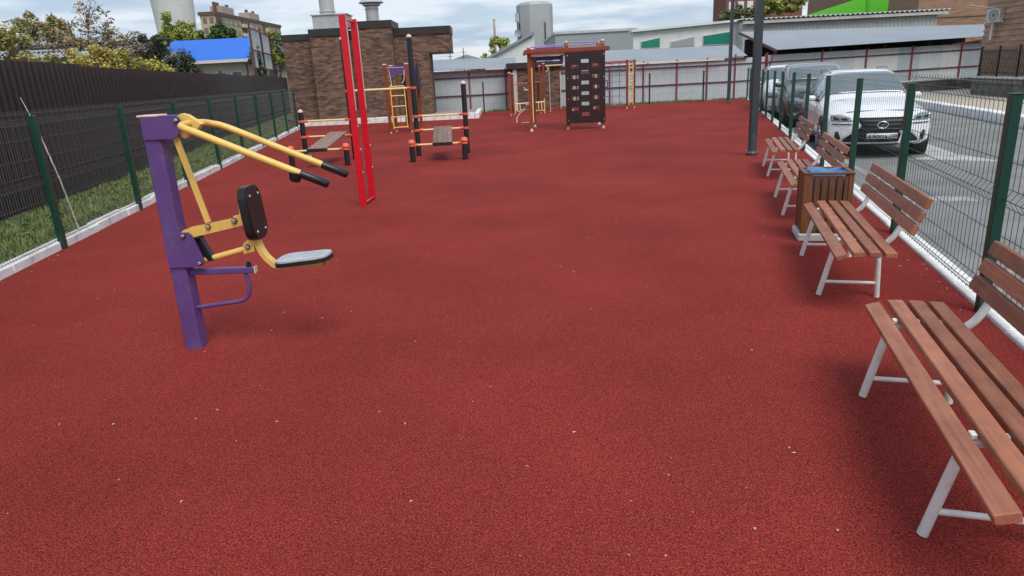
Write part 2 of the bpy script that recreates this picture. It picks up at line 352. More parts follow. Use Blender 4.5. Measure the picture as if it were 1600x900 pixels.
sheet('turf_bed', [(LX(-4) - .14, -4), (LX(29.5) - .14, 29.5), (-13, 40), (-30, 40), (-30, -4)], -.03, SOIL)
sheet('car_park', [(RX(-6) + .19, -6), (40, -6), (40, 33.2), (RX(33.2) + .19, 33.2)], -.2, ASPH)
sheet('yard', [(-30, 40.002), (-13, 40.002), (-9, 32.25), (60, 33.25), (60, 110), (-60, 110)], -.05, SOIL)

# kerbs made of single stones
kerb_l = link('kerb', None); struct(kerb_l)
kd = math.atan2(1, -.145)
km = MB(); km.bbox(0, .985, 0, .14, -.1, .105, .012); km = km.mesh('kerb_stone', KERBW)
km2 = MB(); km2.bbox(0, .985, 0, .16, -.3, .022, .008); km2 = km2.mesh('kerb_stone', KERBW)
lx, ly = LX(2.5), 2.5; L1 = math.hypot(1, .145)
for i in range(27):
    y = 2.5 + i / L1
    o = link('kerb_stone', km, kerb_l, (LX(y), y, random.uniform(-.016, .012)), kd + random.uniform(-.016, .016))
kerb_r = link('kerb', None); struct(kerb_r)
kr = math.atan2(1, .289); L2 = math.hypot(1, .289)
for i in range(38):
    y = -2 + i / L2
    o = link('kerb_stone', km2, kerb_r, (RX(y) + .17 * .96, y - .17 * .277, random.uniform(-.006, .006)), kr + random.uniform(-.006, .006))

# platform before the brick building
pf = sheet('platform', [(-8.2, 28.86), (-1.3, 28.4), (-1.14, 29.3), (-1.14, 32.4), (-9.6, 33)], .17, PINKPAVE)
km3 = MB(); km3.bbox(0, .98, 0, .16, -.1, .215, .012); km3 = km3.mesh('kerb_stone', KERBW)
for i in range(7):
    x = -8.12 + i * 1.0
    link('kerb_stone', km3, pf, (x, 28.62 - .0645 * (x + 8.15), random.uniform(-.015, .01)), -.0645 + random.uniform(-.015, .015))
for i in range(4): link('kerb_stone', km3, pf, (-.965, 28.18 + i * .99, 0), math.pi / 2)

# fallen bits on the rubber
fb = MB()
for i in range(270):
    y = random.uniform(1.2, 1.2 + 26 * random.random() ** 1.3); x = random.uniform(LX(y) + .3, RX(y) - .2)
    a = random.uniform(0, 6.28); l = random.uniform(.004, .012); w = l * random.uniform(.25, .7); c, s_ = math.cos(a), math.sin(a); z = .002
    fb.add([(x + c * l, y + s_ * l, z), (x - s_ * w, y + c * w, z + .003), (x - c * l, y - s_ * l, z + .001), (x + s_ * w, y - c * w, z + .004)], [(0, 1, 2, 3)])
for i in range(260):
    y = random.uniform(4, 26); left = random.random() < .6; x = LX(y) + abs(random.gauss(0, .10)) + .01 if left else RX(y) - abs(random.gauss(0, .10)) - .01
    a = random.uniform(0, 6.28); l = random.uniform(.006, .018); w = l * random.uniform(.25, .7); c, s_ = math.cos(a), math.sin(a); z = .002
    fb.add([(x + c * l, y + s_ * l, z), (x - s_ * w, y + c * w, z + .004), (x - c * l, y - s_ * l, z + .001), (x + s_ * w, y - c * w, z + .006)], [(0, 1, 2, 3)])
fo = part('leaf_litter', fb, mat('dry_leaf', (.50, .36, .27), .7, var=.5, vscale=2)); tag(fo, 'tiny pale dry leaf scraps scattered over the red rubber', 'litter'); fo['kind'] = 'stuff'

# grass
def grass(name, n, rx, ry, h, label, m=GRASSM):
    mb = MB()
    for i in range(n):
        x, y = rx(), ry(); x = x(y) if callable(x) else x
        if mnoise.noise(Vector((x * 1.6, y * 1.1, 3))) < -.12 and random.random() < .85: continue
        for k in range(3):
            a = random.uniform(0, 6.28); hh = h * random.uniform(.4, 1.2); w = random.uniform(.004, .010); l = hh * random.uniform(.3, .9)
            px, py = x + random.uniform(-.03, .03), y + random.uniform(-.03, .03); c, s_ = math.cos(a), math.sin(a)
            mb.add([(px - s_ * w, py + c * w, -.03), (px + s_ * w, py - c * w, -.03), (px + c * l, py + s_ * l, -.03 + hh)], [(0, 1, 2)])
    o = part(name, mb, m, fix=False); tag(o, label, 'grass'); o['kind'] = 'stuff'
grass('grass', 20000, lambda: (lambda t: (lambda y: LX(y) - .16 - t * (1.55 + .045 * (y - 7))))(random.random()), lambda: 4.5 + 25 * random.random() ** 1.5, .085, 'green turf strip between the left kerb and the brown sheet fence')
grass('dry_grass', 5000, lambda: (lambda t: (lambda y: t))(random.uniform(-1.0, 11.5)), lambda: random.uniform(32.75, 33.6), .12, 'patchy green and straw weeds along the foot of the grey sheet wall', mat('weed_blade', (.16, .18, .05), .8, var=.4))
def fl(mb, x, y, l):
    a = random.uniform(0, 6.28); w = l * .4; c, s_ = math.cos(a), math.sin(a)
    mb.add([(x + c * l, y + s_ * l, .02), (x - s_ * w, y + c * w, .05), (x - c * l, y - s_ * l, .015), (x + s_ * w, y - c * w, .04)], [(0, 1, 2, 3)])
lf = MB()
for i in range(500):
    y = 6 + 16 * random.random() ** 1.4; fl(lf, LX(y) - .25 - random.random() * 1.5, y, random.uniform(.03, .075))
o = part('broad_leaf_weeds', lf, leafmat('weed_leaf', (.10, .17, .045)), fix=False); tag(o, 'low broad leaved weeds dotted through the left turf strip', 'weeds'); o['kind'] = 'stuff'

# ================================================================== FENCES
def mesh_panel(width, prof, wire=.0022, pitch=.05, horiz=()):
    """welded wire panel; prof = [(offset, z)] of one upright wire, width along x"""
    mb = MB(); n = int(width / pitch)
    for i in range(n + 1):
        x = i * width / n; mb.tube([(x, q, z) for q, z in prof], wire, 3, cap=False)
    for q, z in horiz: mb.tube([(0, q - .006, z), (width, q - .006, z)], wire * 1.6, 3, cap=False)
    return mb
def prof_for(top, bends):
    p = [(0, .045)]
    for b in bends: p += [(0, b - .055), (.035, b), (0, b + .055)]
    p.append((0, top)); return p
def hz_for(bends, extra): 
    h = []
    for b in bends: h += [(0, b - .055), (.035, b), (0, b + .055)]
    return h + [(0, e) for e in extra]
def post_mesh(h, w=.075, d=.06):
    mb = MB(); mb.bbox(-w / 2, w / 2, -d / 2, d / 2, -.1, h, .004); mb.bbox(-w / 2 - .002, w / 2 + .002, -d / 2 - .002, d / 2 + .002, h, h + .012, .004); return mb
# left fence
WIRE2 = mat('weathered_wire', (.10, .125, .118), .5)
bl = (.16, .78, 1.40)
fl_ = thing('mesh_fence', 'dark green welded mesh fence in front of the brown sheet fence', 'fence', (LX(7.48), 7.48, 0), math.atan2(.99, -.145))
pm = post_mesh(1.42).mesh('post', GREENP)
pn = mesh_panel(2.34, prof_for(1.49, bl), .0021, .05, hz_for(bl, (.35, .55, 1.0, 1.2))).mesh('mesh_panel', WIRE2)
for k in range(-2, 9):
    link('post', pm, fl_, (k * 2.4, 0, 0), rot=(random.uniform(-.012, .012), random.uniform(-.012, .012), 0))
    if k < 8: link('mesh_panel', pn, fl_, (k * 2.4 + .03, .03, 0))
# right fence
br = (.11, .735, 1.35)
fr_ = thing('mesh_fence', 'dark green welded mesh fence behind the row of benches', 'fence', (RX(6.31), 6.31, 0), math.atan2(.961, .277))
pm2 = post_mesh(1.345, .072, .06).mesh('post', GREENP)
pr = mesh_panel(2.21, prof_for(1.43, br), .0022, .075, hz_for(br, (.3, .5, .95, 1.15))).mesh('mesh_panel', WIRE)
pr1 = mesh_panel(2.21, prof_for(1.43, br), .0013, .09, hz_for(br, ())).mesh('mesh_panel', WIRE)
pr2 = mesh_panel(2.21, prof_for(1.43, br), .0013, .15, hz_for(br, ())).mesh('mesh_panel', WIRE)
for k in range(-3, 13):
    link('post', pm2, fr_, (k * 2.25 - .03, 0, 0), rot=(random.uniform(-.008, .008), random.uniform(-.008, .008), 0))
    if k < 12: link('mesh_panel', pr if k < 0 else (pr1 if k < 1 else pr2), fr_, (k * 2.25 + .01, -.035, 0))
# far fence: dark posts with thin mesh
ff = thing('mesh_fence', 'low far mesh fence of dark posts before the grey sheet wall', 'fence', (-.85, 32.25, 0), math.atan2(.55, 12))
pm3 = post_mesh(1.34, .06, .05).mesh('post', BLACKPOST)
pn3 = mesh_panel(2.36, prof_for(1.36, bl[:2]), .0015, .1, ((0, 1.3), (0, .4))).mesh('mesh_panel', WIRE)
for k in range(6):
    link('post', pm3, ff, (k * 2.5 + (.1 if k in (3, 4) else 0), 0, 0))
    if k < 5: link('mesh_panel', pn3, ff, (k * 2.5 + .05, .04, 0))

# brown profiled sheet fence
bfd = math.atan2(1, -.186)
bf = thing('sheet_fence', 'tall dark brown profiled sheet fence along the left side', 'fence', (-6.9, 9.26, -.05), bfd)
sm = corr(1.0, 2.16, .2, .036, .42).mesh('sheet_panel', BROWNSHEET)
for k in range(-9, 43):
    st = .09 if k < 1 else (.04 if k < 4 else .0)
    link('sheet_panel', sm, bf, (k * 1.0, .0 + .003 * (k % 2), st + random.uniform(-.006, .006)))
bpm = MB(); bpm.bbox(-.04, .04, .02, .10, -.2, 2.26, .004); bpm = bpm.mesh('post', mat('brown_post_paint', (.075, .026, .022), .5))
for k in range(-3, 14): link('post', bpm, bf, (k * 3.0 + 2.05, 0, .03 * (k > 1)))
# tall maroon framed screen at the end of it
sc = thing('sheet_screen', 'tall maroon framed grey sheet screen beside the brick building', 'screen', (-12.2, 36.0, 0), math.atan2(.983, -.183))
fm = MB()
for i, x in enumerate((0, 3.7, 7.4, 10.8)): part('post', MB().box(x - .055, x + .055, -.05, .03, 0, 4.66), MAROON, sc)
for z in (2.5, 3.35, 4.38): part('rail', MB().box(.058, 12.4, -.035, .02, z, z + .06), MAROON, sc)
gsm = corr(3.58, 1.9, .2, .02).mesh('sheet_panel', GREYSHEET)
for x in (.06, 3.76, 7.46): link('sheet_panel', gsm, sc, (x, .07, 2.52))

# ================================================================== FAR GREY WALL + CANOPIES
wl = thing('sheet_wall', 'long grey profiled sheet wall with maroon posts behind the playground', 'wall', (-3.2, 33.5, -.05), math.atan2(2.6, 28.2))
cs = [corr(1.15, 1.88, .115, .014, .38).mesh('sheet_panel', m) for m in (GREYSHEET, GREYSHEET2, GREYSHEET3)]
for k in range(25):
    q = 0
    if k in (18, 19, 22): q = 1
    if k in (20, 23): q = 2
    link('sheet_panel', cs[q], wl, (k * 1.15, .0, (.0 if k < 14 else .06 + .008 * (k - 14))))
mpx = [1.7, 3.4, 5.1, 6.8, 8.4, 10.05, 11.7, 13.2, 14.6, 16.2, 19.0, 21.3, 23.7, 26.3, 27.9]
for x in mpx: part('post', MB().box(x - .03, x + .03, -.08, -.02, -.3, 1.95 + (.12 if x > 14 else 0)), REDSTEEL, wl)
for z0, z1 in ((.78, .84), (1.58, 1.64)):
    part('rail', MB().box(-.5, 14.9, -.055, -.018, z0, z0 + .05), MAROON, wl)
    mb = MB(); mb.bar((14.9, -.036, z0 + .025), (28.6, -.036, z0 + .17), .035, .05); part('rail', mb, MAROON, wl)
# left canopy: low zinc roof sloping up behind the wall
def roof(name, label, pts, m, pitch=.2, fascia=None, cat='canopy'):
    """pts = front-left, front-right, back-right, back-left corners (x,y,z)"""
    t = thing(name, label, cat)
    a, b, c_, d = [Vector(p) for p in pts]; n = max(2, int((b - a).length / pitch)); rows = [[], []]
    for i in range(n * 2 + 1):
        f = i / (n * 2); h = .008 if i % 2 else 0
        for r_, (p, q) in enumerate(((a, b), (d, c_))): rows[r_].append(p.lerp(q, f) + Vector((0, 0, h)))
    mb = MB(); mb.grid(rows)
    o = part('roof_sheet', mb, m, t); sm_ = o.modifiers.new('t', 'SOLIDIFY'); sm_.thickness = .01
    if fascia: 
        fb_ = MB(); fb_.bar(a + Vector((0, .06, -.09)), b + Vector((0, .06, -.09)), .05, .08); part('fascia', fb_, fascia, t)
    return t
WHITEP = mat('white_fascia_paint', (.66, .60, .58), .6)
def wy(x): return 33.5 + (x + 3.2) * 2.6 / 28.2
t = roof('canopy', 'low zinc canopy roof between the brick building and the gate house', [(-3.4, 33.2, 1.93), (.75, 33.6, 1.90), (.75, 37.5, 2.42), (-3.6, 37.2, 2.50)], ROOFZ, .2, MAROON)
for x in (-2.9, -1.0, .5): part('post', MB().box(x - .03, x + .03, 33.75, 33.81, -.05, 1.86), MAROON, t)
t = roof('canopy', 'long low zinc canopy roof in front of the white hall', [(2.7, 33.9, 1.86), (11.9, 34.75, 1.90), (12.4, 38.3, 2.50), (2.4, 37.6, 2.55)], ROOFZ, .2, MAROON)
for k, x in enumerate((4.2, 6.2, 8.2, 10.2, 11.6)): part('post', MB().box(x - .03, x + .03, wy(x) + .35, wy(x) + .41, -.05, 1.80), MAROON, t)
for x0, x1 in ((4.7, 6.95), (7.0, 10.7)):
    mb = MB(); mb.bar((x0, wy(x0) - .30, 1.79), (x1, wy(x1) - .30, 1.80), .03, .07); part('fascia_strip', mb, WHITEP, t)
t = roof('canopy', 'broad raised zinc canopy roof above the parked cars', [(13.25, 34.55, 2.10), (25.6, 35.7, 2.28), (27.3, 40.0, 2.95), (13.3, 40.2, 3.22)], ROOFZ, .2)
for x in (13.4, 16.2, 19.0, 21.3, 23.7, 25.2): part('post', MB().box(x - .035, x + .035, wy(x) + .05, wy(x) + .12, -.05, 2.1), MAROON, t)
mb = MB(); mb.bar((13.2, 34.5, 2.06), (13.15, 39.9, 3.16), .08, .12); part('barge_board', mb, MAROON, t)
mb = MB(); mb.bar((13.1, 34.56, 1.95), (12.85, 34.6, 1.1), .05, .05); mb.bar((12.7, 34.5, 1.98), (12.7, 34.5, .9), .05, .05); part('brace', mb, MAROON, t)
mb = MB(); mb.bar((24.6, 35.2, 2.2), (21.9, 35.0, 1.95), .05, .05); mb.bar((21.9, 35.0, 1.95), (24.8, 35.3, 1.97), .05, .05); part('truss', mb, MAROON, t)
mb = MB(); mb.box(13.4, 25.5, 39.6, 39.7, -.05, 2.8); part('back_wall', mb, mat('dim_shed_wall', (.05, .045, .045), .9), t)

# ================================================================== BRICK BUILDING
bb = thing('brick_building', 'dark brown brick plant building with two chimney bays and overhanging roof', 'building', (-6, 31, .12))
def bx(n, m, *a): return part(n, MB().box(*a), m, bb)
# local coords: subtract (-6,31,.12)
bx('wall', BRICKD, -2.91, 3.06, -.6, .6, -.4, 3.22)
bx('wall', BRICKD, -2.91, -1.653, -.9, -.603, -.4, 3.22)
bx('wall', BRICKD, 1.663, 3.06, -.9, -.603, -.4, 3.22)
bx('chimney_bay', BRICKD, -1.65, -.36, -1.4, -.607, -.4, 3.32)
bx('chimney_bay', BRICKD, .30, 1.66, -1.4, -.607, -.4, 3.53)
bx('overhang', BRICKD, 3.063, 3.97, -.897, .6, 2.52, 3.22)
bx('cornice', CORNICE, -2.95, -1.69, -.93, .62, 3.223, 3.47)
bx('cornice', CORNICE, -1.685, -.33, -1.44, .6, 3.323, 3.60)
bx('cornice', CORNICE, -.326, .266, -.64, .62, 3.226, 3.53)
bx('cornice', CORNICE, .27, 1.695, -1.44, .6, 3.533, 3.81)
bx('cornice', CORNICE, 1.70, 4.0, -.94, .62, 3.223, 3.52)
bx('soffit', CORNICE, 3.065, 3.99, -.92, .62, 2.47, 2.517)
# flues
f1 = thing('flue', 'square based zinc flue on the left chimney bay of the brick building', 'flue', (-6.95, 30.2, 3.72))
part('base_box', MB().bbox(-.52, .85, -.55, .55, 0, .50, .01), FLUE, f1); part('top_plate', MB().bbox(-.57, .90, -.60, .60, .503, .545, .006), FLUE, f1)
mb = MB(); mb.lathe([(.30, .55), (.30, .66), (.335, .665), (.335, .69), (.30, .695), (.30, 1.7)], n=20); part('pipe', mb, FLUE, f1, 40)
f2 = thing('flue', 'round zinc flue with a cone hood on the right chimney bay', 'flue', (-5.12, 30.1, 3.93))
mb = MB(); mb.lathe([(.26, 0), (.26, .46), (.29, .465), (.29, .49), (.26, .495), (.26, .56), (.36, .62), (.36, .66)], n=20); part('pipe', mb, FLUE, f2, 40)
mb = MB(); mb.lathe([(.34, .70), (.50, .70), (.50, .73), (.34, .86), (.10, .98)], n=20); part('hood', mb, FLUE, f2, 40)
mb = MB()
for k in range(4):
    a = k * 1.57 + .4; mb.tube([(.33 * math.cos(a), .33 * math.sin(a), .6), (.40 * math.cos(a), .40 * math.sin(a), .71)], .012, 5)
part('strut', mb, FLUE, f2)

# gate house: small brick block behind the climbing frame
gh = thing('gate_house', 'small brick gate house with a flat dark roof behind the climbing frame', 'building', (1.65, 33.4, 0))
part('wall', MB().box(-.95, 1.0, -1.0, 1.2, -.2, 1.82), BRICKD, gh)
part('pier', MB().box(-1.12, -.953, -1.05, 1.0, -.2, 1.80), CONC, gh)
part('roof_slab', MB().bbox(-1.4, 1.12, -1.15, 1.3, 1.823, 2.08, .01), CORNICE, gh)
mb = MB(); mb.tube([(1.0, -1.06, 0), (1.0, -1.06, 1.6)], .02, 6); part('drain_pipe', mb, CABLE, gh)

# ================================================================== BACKGROUND BUILDINGS
def block(name, label, x0, x1, y0, y1, z0, z1, wm, cat='building', rz=0, **k):
    t = thing(name, label, cat, ((x0 + x1) / 2, (y0 + y1) / 2, z0), rz)
    hx, hy = (x1 - x0) / 2, (y1 - y0) / 2
    part('wall', MB().box(-hx, hx, -hy, hy, 0, z1 - z0), wm, t); return t
# silo (octagonal clad tower)
si = thing('clad_tower', 'grey faceted clad tower with a small dish behind the climbing frame', 'tower', (4.05, 82, -2))
mb = MB(); n = 10
mb.lathe([(2.02, 0), (2.02, 10.75), (1.90, 10.95)], n=n); part('shell', mb, mat('tower_cladding', (.40, .41, .41), .6, .1, var=.14, vscale=.35), si)
mb = MB(); mb.lathe([(1.6, 10.95), (1.6, 11.05), (1.5, 11.1)], n=n); part('top_drum', mb, GREYSHEET, si)
for a in (-2.6, -1.05): part('ladder_rail', MB().tube([(2.06 * math.cos(a), 2.06 * math.sin(a), 2), (2.06 * math.cos(a), 2.06 * math.sin(a), 8.9)], .06, 5), IRON, si)
mb = MB(); mb.lathe([(.02, 0), (.34, .10), (.42, .2), (.40, .2), (.02, .05)], n=14); d_ = part('dish', mb, FLUE, si, 40, (-1.9, -1.1, 7.9)); d_.rotation_euler = (R(90), 0, R(-30))
part('bracket', MB().box(-2.2, -1.75, -1.0, -.8, 9.1, 10.0), GREYSHEET3, si)
mb = MB(); mb.tube([(-2.0, -1.0, 9.2), (-1.95, -1.1, 7.0), (-2.02, -1.0, 3)], .04, 5); part('cable', mb, IRON, si)
# grey hall
gb = block('grey_hall', 'plain grey clad hall left of the white hall', 4.6, 11.25, 60, 75, -1, 4.55, GREYW)
part('parapet', MB().box(-3.4, 3.4, -7.6, 7.6, 5.56, 5.76), GREYSHEET, gb)
for k in range(1, 6): part('panel_joint', MB().box(-3.33 + k * 1.1, -3.30 + k * 1.1, -7.52, -7.49, 0, 5.5), GREYSHEET3, gb)
# white hall with green windows
wh = thing('white_hall', 'long white hall with slanting green film windows under its eaves', 'building', (8.45, 46, -.57)); wh.scale = (.836, .836, .836)
mb = MB(); mb.prism([(0, 0), (8.5, 0), (8.5, 5.55), (0, 5.15)], 'y', 0, 1.0); part('wall', mb, WHITEW, wh)
mb = MB(); mb.prism([(-.15, 5.18), (8.6, 5.58), (8.6, 5.75), (-.15, 5.33)], 'y', -.3, 1.1); part('roof_edge', mb, WHITEW, wh)
for (x0, x1, h0, h1, m) in ((.6, 2.0, .42, .66, GREENGL), (2.85, 4.6, .30, .60, GREYW), (5.3, 7.3, .62, .82, GREENGL)):
    fr = part('window', MB().prism([(x0 - .05, 3.98), (x1 + .05, 3.98), (x1 + .05, 4.08 + h1), (x0 - .05, 4.08 + h0)], 'y', -.06, .02), WHITEP, wh)
    part('pane', MB().prism([(x0, 4.03), (x1, 4.03), (x1, 4.04 + h1), (x0, 4.04 + h0)], 'y', -.075, -.05), m, fr)
part('drain_pipe', MB().tube([(8.25, -.12, 5.4), (8.25, -.12, 3.6), (8.35, -.25, 3.3)], .09, 8), WHITEP, wh, 60)
# pale ribbed hall (right)
rh = thing('ribbed_hall', 'pale grey ribbed hall with a wavy sheet roof edge above the canopy', 'building', (15.05, 45, -1))
part('wall', corr(12.0, 5.0, .22, .03).mesh and MB().box(0, 12.0, .05, 2.5, 0, 5.0), GREYSHEET2, rh)
part('cladding', corr(12.0, 4.98, .25, .03), mat('pale_cladding', (.44, .44, .42), .6, var=.06, dirt=(.34, .31, .28), dirt_amt=.5, dscale=.8), rh)
rows = [[], []]
for i in range(170):
    x = -.15 + i * .092 * .82; h = .055 * math.sin(i * math.pi / 2)
    rows[0].append((x, -.35, 5.1 + h)); rows[1].append((x, 2.4, 5.16 + h))
mb = MB(); mb.grid(rows); o = part('roof_sheet', mb, mat('fibre_cement_roof', (.42, .42, .40), .85, var=.15), rh); o.modifiers.new('t', 'SOLIDIFY').thickness = .02
part('gutter', MB().box(-.1, 12.5, -.30, -.15, 4.85, 5.02), mat('gutter_paint', (.50, .49, .46), .6, var=.1, dirt=(.25, .22, .2), dirt_amt=.6, dscale=1.5), rh)
# lime and brown hall
lh = thing('lime_hall', 'tan brick hall with a bright lime green gable at the upper right', 'building', (23.7, 56, -1))
part('wall', MB().box(4.85 + .1, 14.6, 0, 12, 0, 8.5), BRICKT, lh)
mb = MB(); mb.prism([(0, 5.85), (0, 5.0), (8.9, 5.0), (8.9, 8.45), (7.2, 8.45), (4.4, 7.0)], 'y', -.15, -.005); part('green_gable', mb, LIME, lh)
part('mullion', MB().box(4.3, 4.55, -.2, -.152, 5.2, 7.3), mat('lime_trim', (.10, .36, .03), .5), lh)
part('downpipe_strip', MB().box(10.0, 10.5, -.2, -.003, 4.9, 8.6), CORNICE, lh)
part('green_strip', MB().box(10.503, 10.85, -.2, -.003, 4.9, 8.6), mat('deep_green_strip', (.02, .20, .09), .5), lh)
th = block('tan_wall_hall', 'low tan brick wall block behind the canopy end at right', 25.6, 33.5, 47, 54, -1, 3.75, BRICKT)
part('coping', MB().box(-4.0, 4.0, -3.55, 3.55, 4.753, 4.83), mat('coping', (.2, .14, .1), .8), th)
part('high_wall', MB().box(-.9, 4.0, -.5, 3.4, 4.833, 7.2), BRICKT, th)
# white shed end beyond the canopy
ws = block('white_kiosk', 'small white kiosk end between canopy and right brick building', 24.7, 27.2, 37.2, 39, -.05, 2.08, WHITEW)
# right brick building with ribs
rb = thing('ribbed_building', 'brown horizontally ribbed brick building at the right edge', 'building', (19.6, 29.3, -.1), math.atan2(-7, -.95))
part('wall', MB().box(0, 9, 0, 8, 0, 6.5), BRICKR, rb)
for k in range(28):
    part('course', MB().box(-.025, 9, -.03, -.003, .30 + k * .21, .30 + k * .21 + .10), BRICKR, rb)
    part('course', MB().box(-.03, -.003, -.002, 8, .30 + k * .21, .30 + k * .21 + .10), BRICKR, rb)
ac = thing('air_conditioner', 'beige air conditioner hung on the right brick building corner', 'air conditioner', (19.36, 28.3, 2.66), R(-75)); ac.scale = (.75, .75, .75)
part('case', MB().bbox(-.42, .38, -.30, .02, 0, .60, .02), mat('ac_beige', (.48, .47, .42), .5), ac)
mb = MB()
for k in range(12):
    a = k / 12 * 6.283; mb.tube([(.02, -.305, .3), (.02 + .24 * math.cos(a), -.305, .3 + .24 * math.sin(a))], .006, 4)
mb.tube([(.02 + .24 * math.cos(k / 20 * 6.283), -.308, .3 + .24 * math.sin(k / 20 * 6.283)) for k in range(20)], .012, 5, closed=True); part('fan_grille', mb, IRON, ac)
part('bracket', MB().box(-.5, .6, -.28, .1, -.05, -.003), mat('bracket_white', (.6, .58, .55), .6), ac)
mb = MB(); mb.tube([(.2, -.33, .05), (.5, -.4, .02), (.8, -.5, .25), (1.4, -1.6, .5), (1.6, -3.6, .7)], .02, 6); part('cable', mb, CABLE, ac)
part('pipe', MB().tube([(-.2, 0, 0), (-.22, 0, -.9)], .07, 8), WHITEP, ac)
# distant
apt = thing('apartment_block', 'distant long beige apartment block above the left treetops', 'building', (-95.4, 250, -5), R(89))
BEIGE = mat('beige_render', (.46, .38, .25), .85, var=.05, vscale=.1); APB = mat('apartment_brown', (.13, .075, .06), .8); APW = mat('apartment_window', (.16, .14, .12), .3); PALEB = mat('pale_band', (.58, .52, .42), .85)
part('wall', MB().box(0, 68, 0, 5.2, 0, 30.6), BEIGE, apt)
part('roof', MB().box(-.4, 68.4, -.4, 5.6, 30.6, 31.7), APB, apt)
for x in (0, 23, 46): part('brown_bay', MB().box(x + .02, x + 4.6, -.35, -.003, 0, 30.597), APB, apt)
for x in (8, 34): part('roof_house', MB().box(x, x + 11, .6, 4.6, 31.703, 34.2), mat('lift_house', (.42, .33, .28), .8), apt)
for x in (6, 8.6, 17, 36, 43): part('chimney', MB().box(x, x + 1.2, 2, 2.8, 31.71, 35.4), APB, apt)
for z in range(9): part('floor_band', MB().box(4.63, 68, -.12, -.004, 2.9 + z * 3.2, 3.25 + z * 3.2), PALEB, apt)
wmesh = MB().box(-1.0, 1.0, -.16, .02, -.85, .85).mesh('window', APW); bmesh_ = MB().box(-1.5, 1.5, -.9, .03, -1.0, .2).mesh('balcony', PALEB)
for f in range(9):
    for k in range(15):
        x = 7.0 + k * 4.2
        if 22 < x < 28.5 or 45 < x < 51.5: link('balcony', bmesh_, apt, (x, -.36, 29 - f * 3.2))
        else: link('window', wmesh, apt, (x, 0, 29 - f * 3.2))
wside = MB().box(-.16, .02, -.6, .6, -.85, .85).mesh('window', APW)
for f in range(9):
    for k in range(2): link('window', wside, apt, (0, 1.4 + k * 2.3, 29 - f * 3.2))
wt = thing('concrete_tower', 'tall pale concrete tower narrowing upwards behind the left trees', 'tower', (-52.3, 120, -3))
mb = MB(); mb.lathe([(2.85, 0), (2.9, 12), (3.05, 16), (3.3, 21), (3.35, 27)], n=28); part('shaft', mb, CONCT, wt, 60)
# red apartment block far right
ra = thing('apartment_block', 'distant red brick and white apartment block above the pale hall', 'building', (62, 200, -4))
RBR = mat('red_render', (.22, .075, .065), .85, var=.08)
part('wall', MB().box(0, 10.5, 0, 12, 0, 30), RBR, ra); part('wing', MB().box(10.5, 24, 3, 12, 0, 16.8), mat('white_wing', (.66, .66, .68), .8), ra)
part('wing_roof', MB().box(10.3, 22, 2.8, 12.2, 16.803, 20), RBR, ra)
pwm = MB().box(-.8, .8, -.1, .02, -1.0, 1.0).mesh('window', WHITEW)
for f in range(4):
    for k in range(4): link('window', pwm, ra, (1.5 + k * 2.5, 0, 20.5 + f * 3 - 3))
gwm = MB().box(-.8, .8, -.1, .02, -1.1, 1.1).mesh('window', mat('pale_window', (.42, .46, .50), .2))
for k in range(4): link('window', gwm, ra, (12.2 + k * 3.0, 3, 15))
# blue roofed house
bh = thing('blue_roof_house', 'low cream house with a bright blue metal roof beyond the brown fence', 'house', (-19.2, 46, -.5))

CREAM = mat('cream_render', (.52, .47, .40), .85, var=.08)
part('wall', MB().box(-2.3, 8.0, .3, 5, 0, 3.75), CREAM, bh)
mb = MB(); mb.prism([(-.25, 3.84), (2.8, 5.3), (5.6, 3.84)], 'x', -2.5, 8.3); part('roof', mb, BLUEROOF, bh)
part('fascia', MB().box(-2.55, 8.35, -.33, -.255, 3.68, 3.86), WHITEP, bh)
for x in (1.0, 2.0, 4.3, 6.1): 
    w_ = part('window', MB().box(x, x + .7, .24, .32, 2.35, 3.15), WHITEP, bh); part('pane', MB().box(x + .06, x + .64, .22, .245, 2.41, 3.09), GLASSD, w_)
part('post', MB().box(3.1, 3.18, -.1, -.02, 0, 3.6), MAROON, bh)
# long slate shed
sl = thing('long_shed', 'long grey shed with two stepped wavy sheet roofs behind the left bushes', 'building', (-27.5, 41, -.5))
part('wall', MB().box(0, 7.2, 1.0, 6, 0, 4.5), mat('shed_grey', (.38, .38, .37), .8), sl)
def wavy(x0, x1, y0, z0, y1, z1, m, name):
    rows = [[], []]; n_ = int((x1 - x0) / .07)
    for i in range(n_ + 1):
        x = x0 + (x1 - x0) * i / n_; h = .06 * math.sin(i * math.pi / 2.0)
        rows[0].append((x, y0, z0 + h)); rows[1].append((x, y1, z1 + h))
    mb = MB(); mb.grid(rows); o = part(name, mb, m, sl); o.modifiers.new('t', 'SOLIDIFY').thickness = .03
wavy(-.3, 6.8, 0, 4.55, 1.6, 4.72, SLATE, 'roof_sheet'); wavy(-.3, 6.5, 1.2, 4.95, 6.3, 5.3, mat('dark_slate', (.06, .06, .065), .8), 'roof_sheet')
part('fascia', MB().box(-.3, 6.8, -.03, .03, 4.25, 4.48), GREYSHEET, sl); part('back_fascia', MB().box(-.3, 6.5, 1.15, 1.19, 4.6, 4.88), CORNICE, sl)
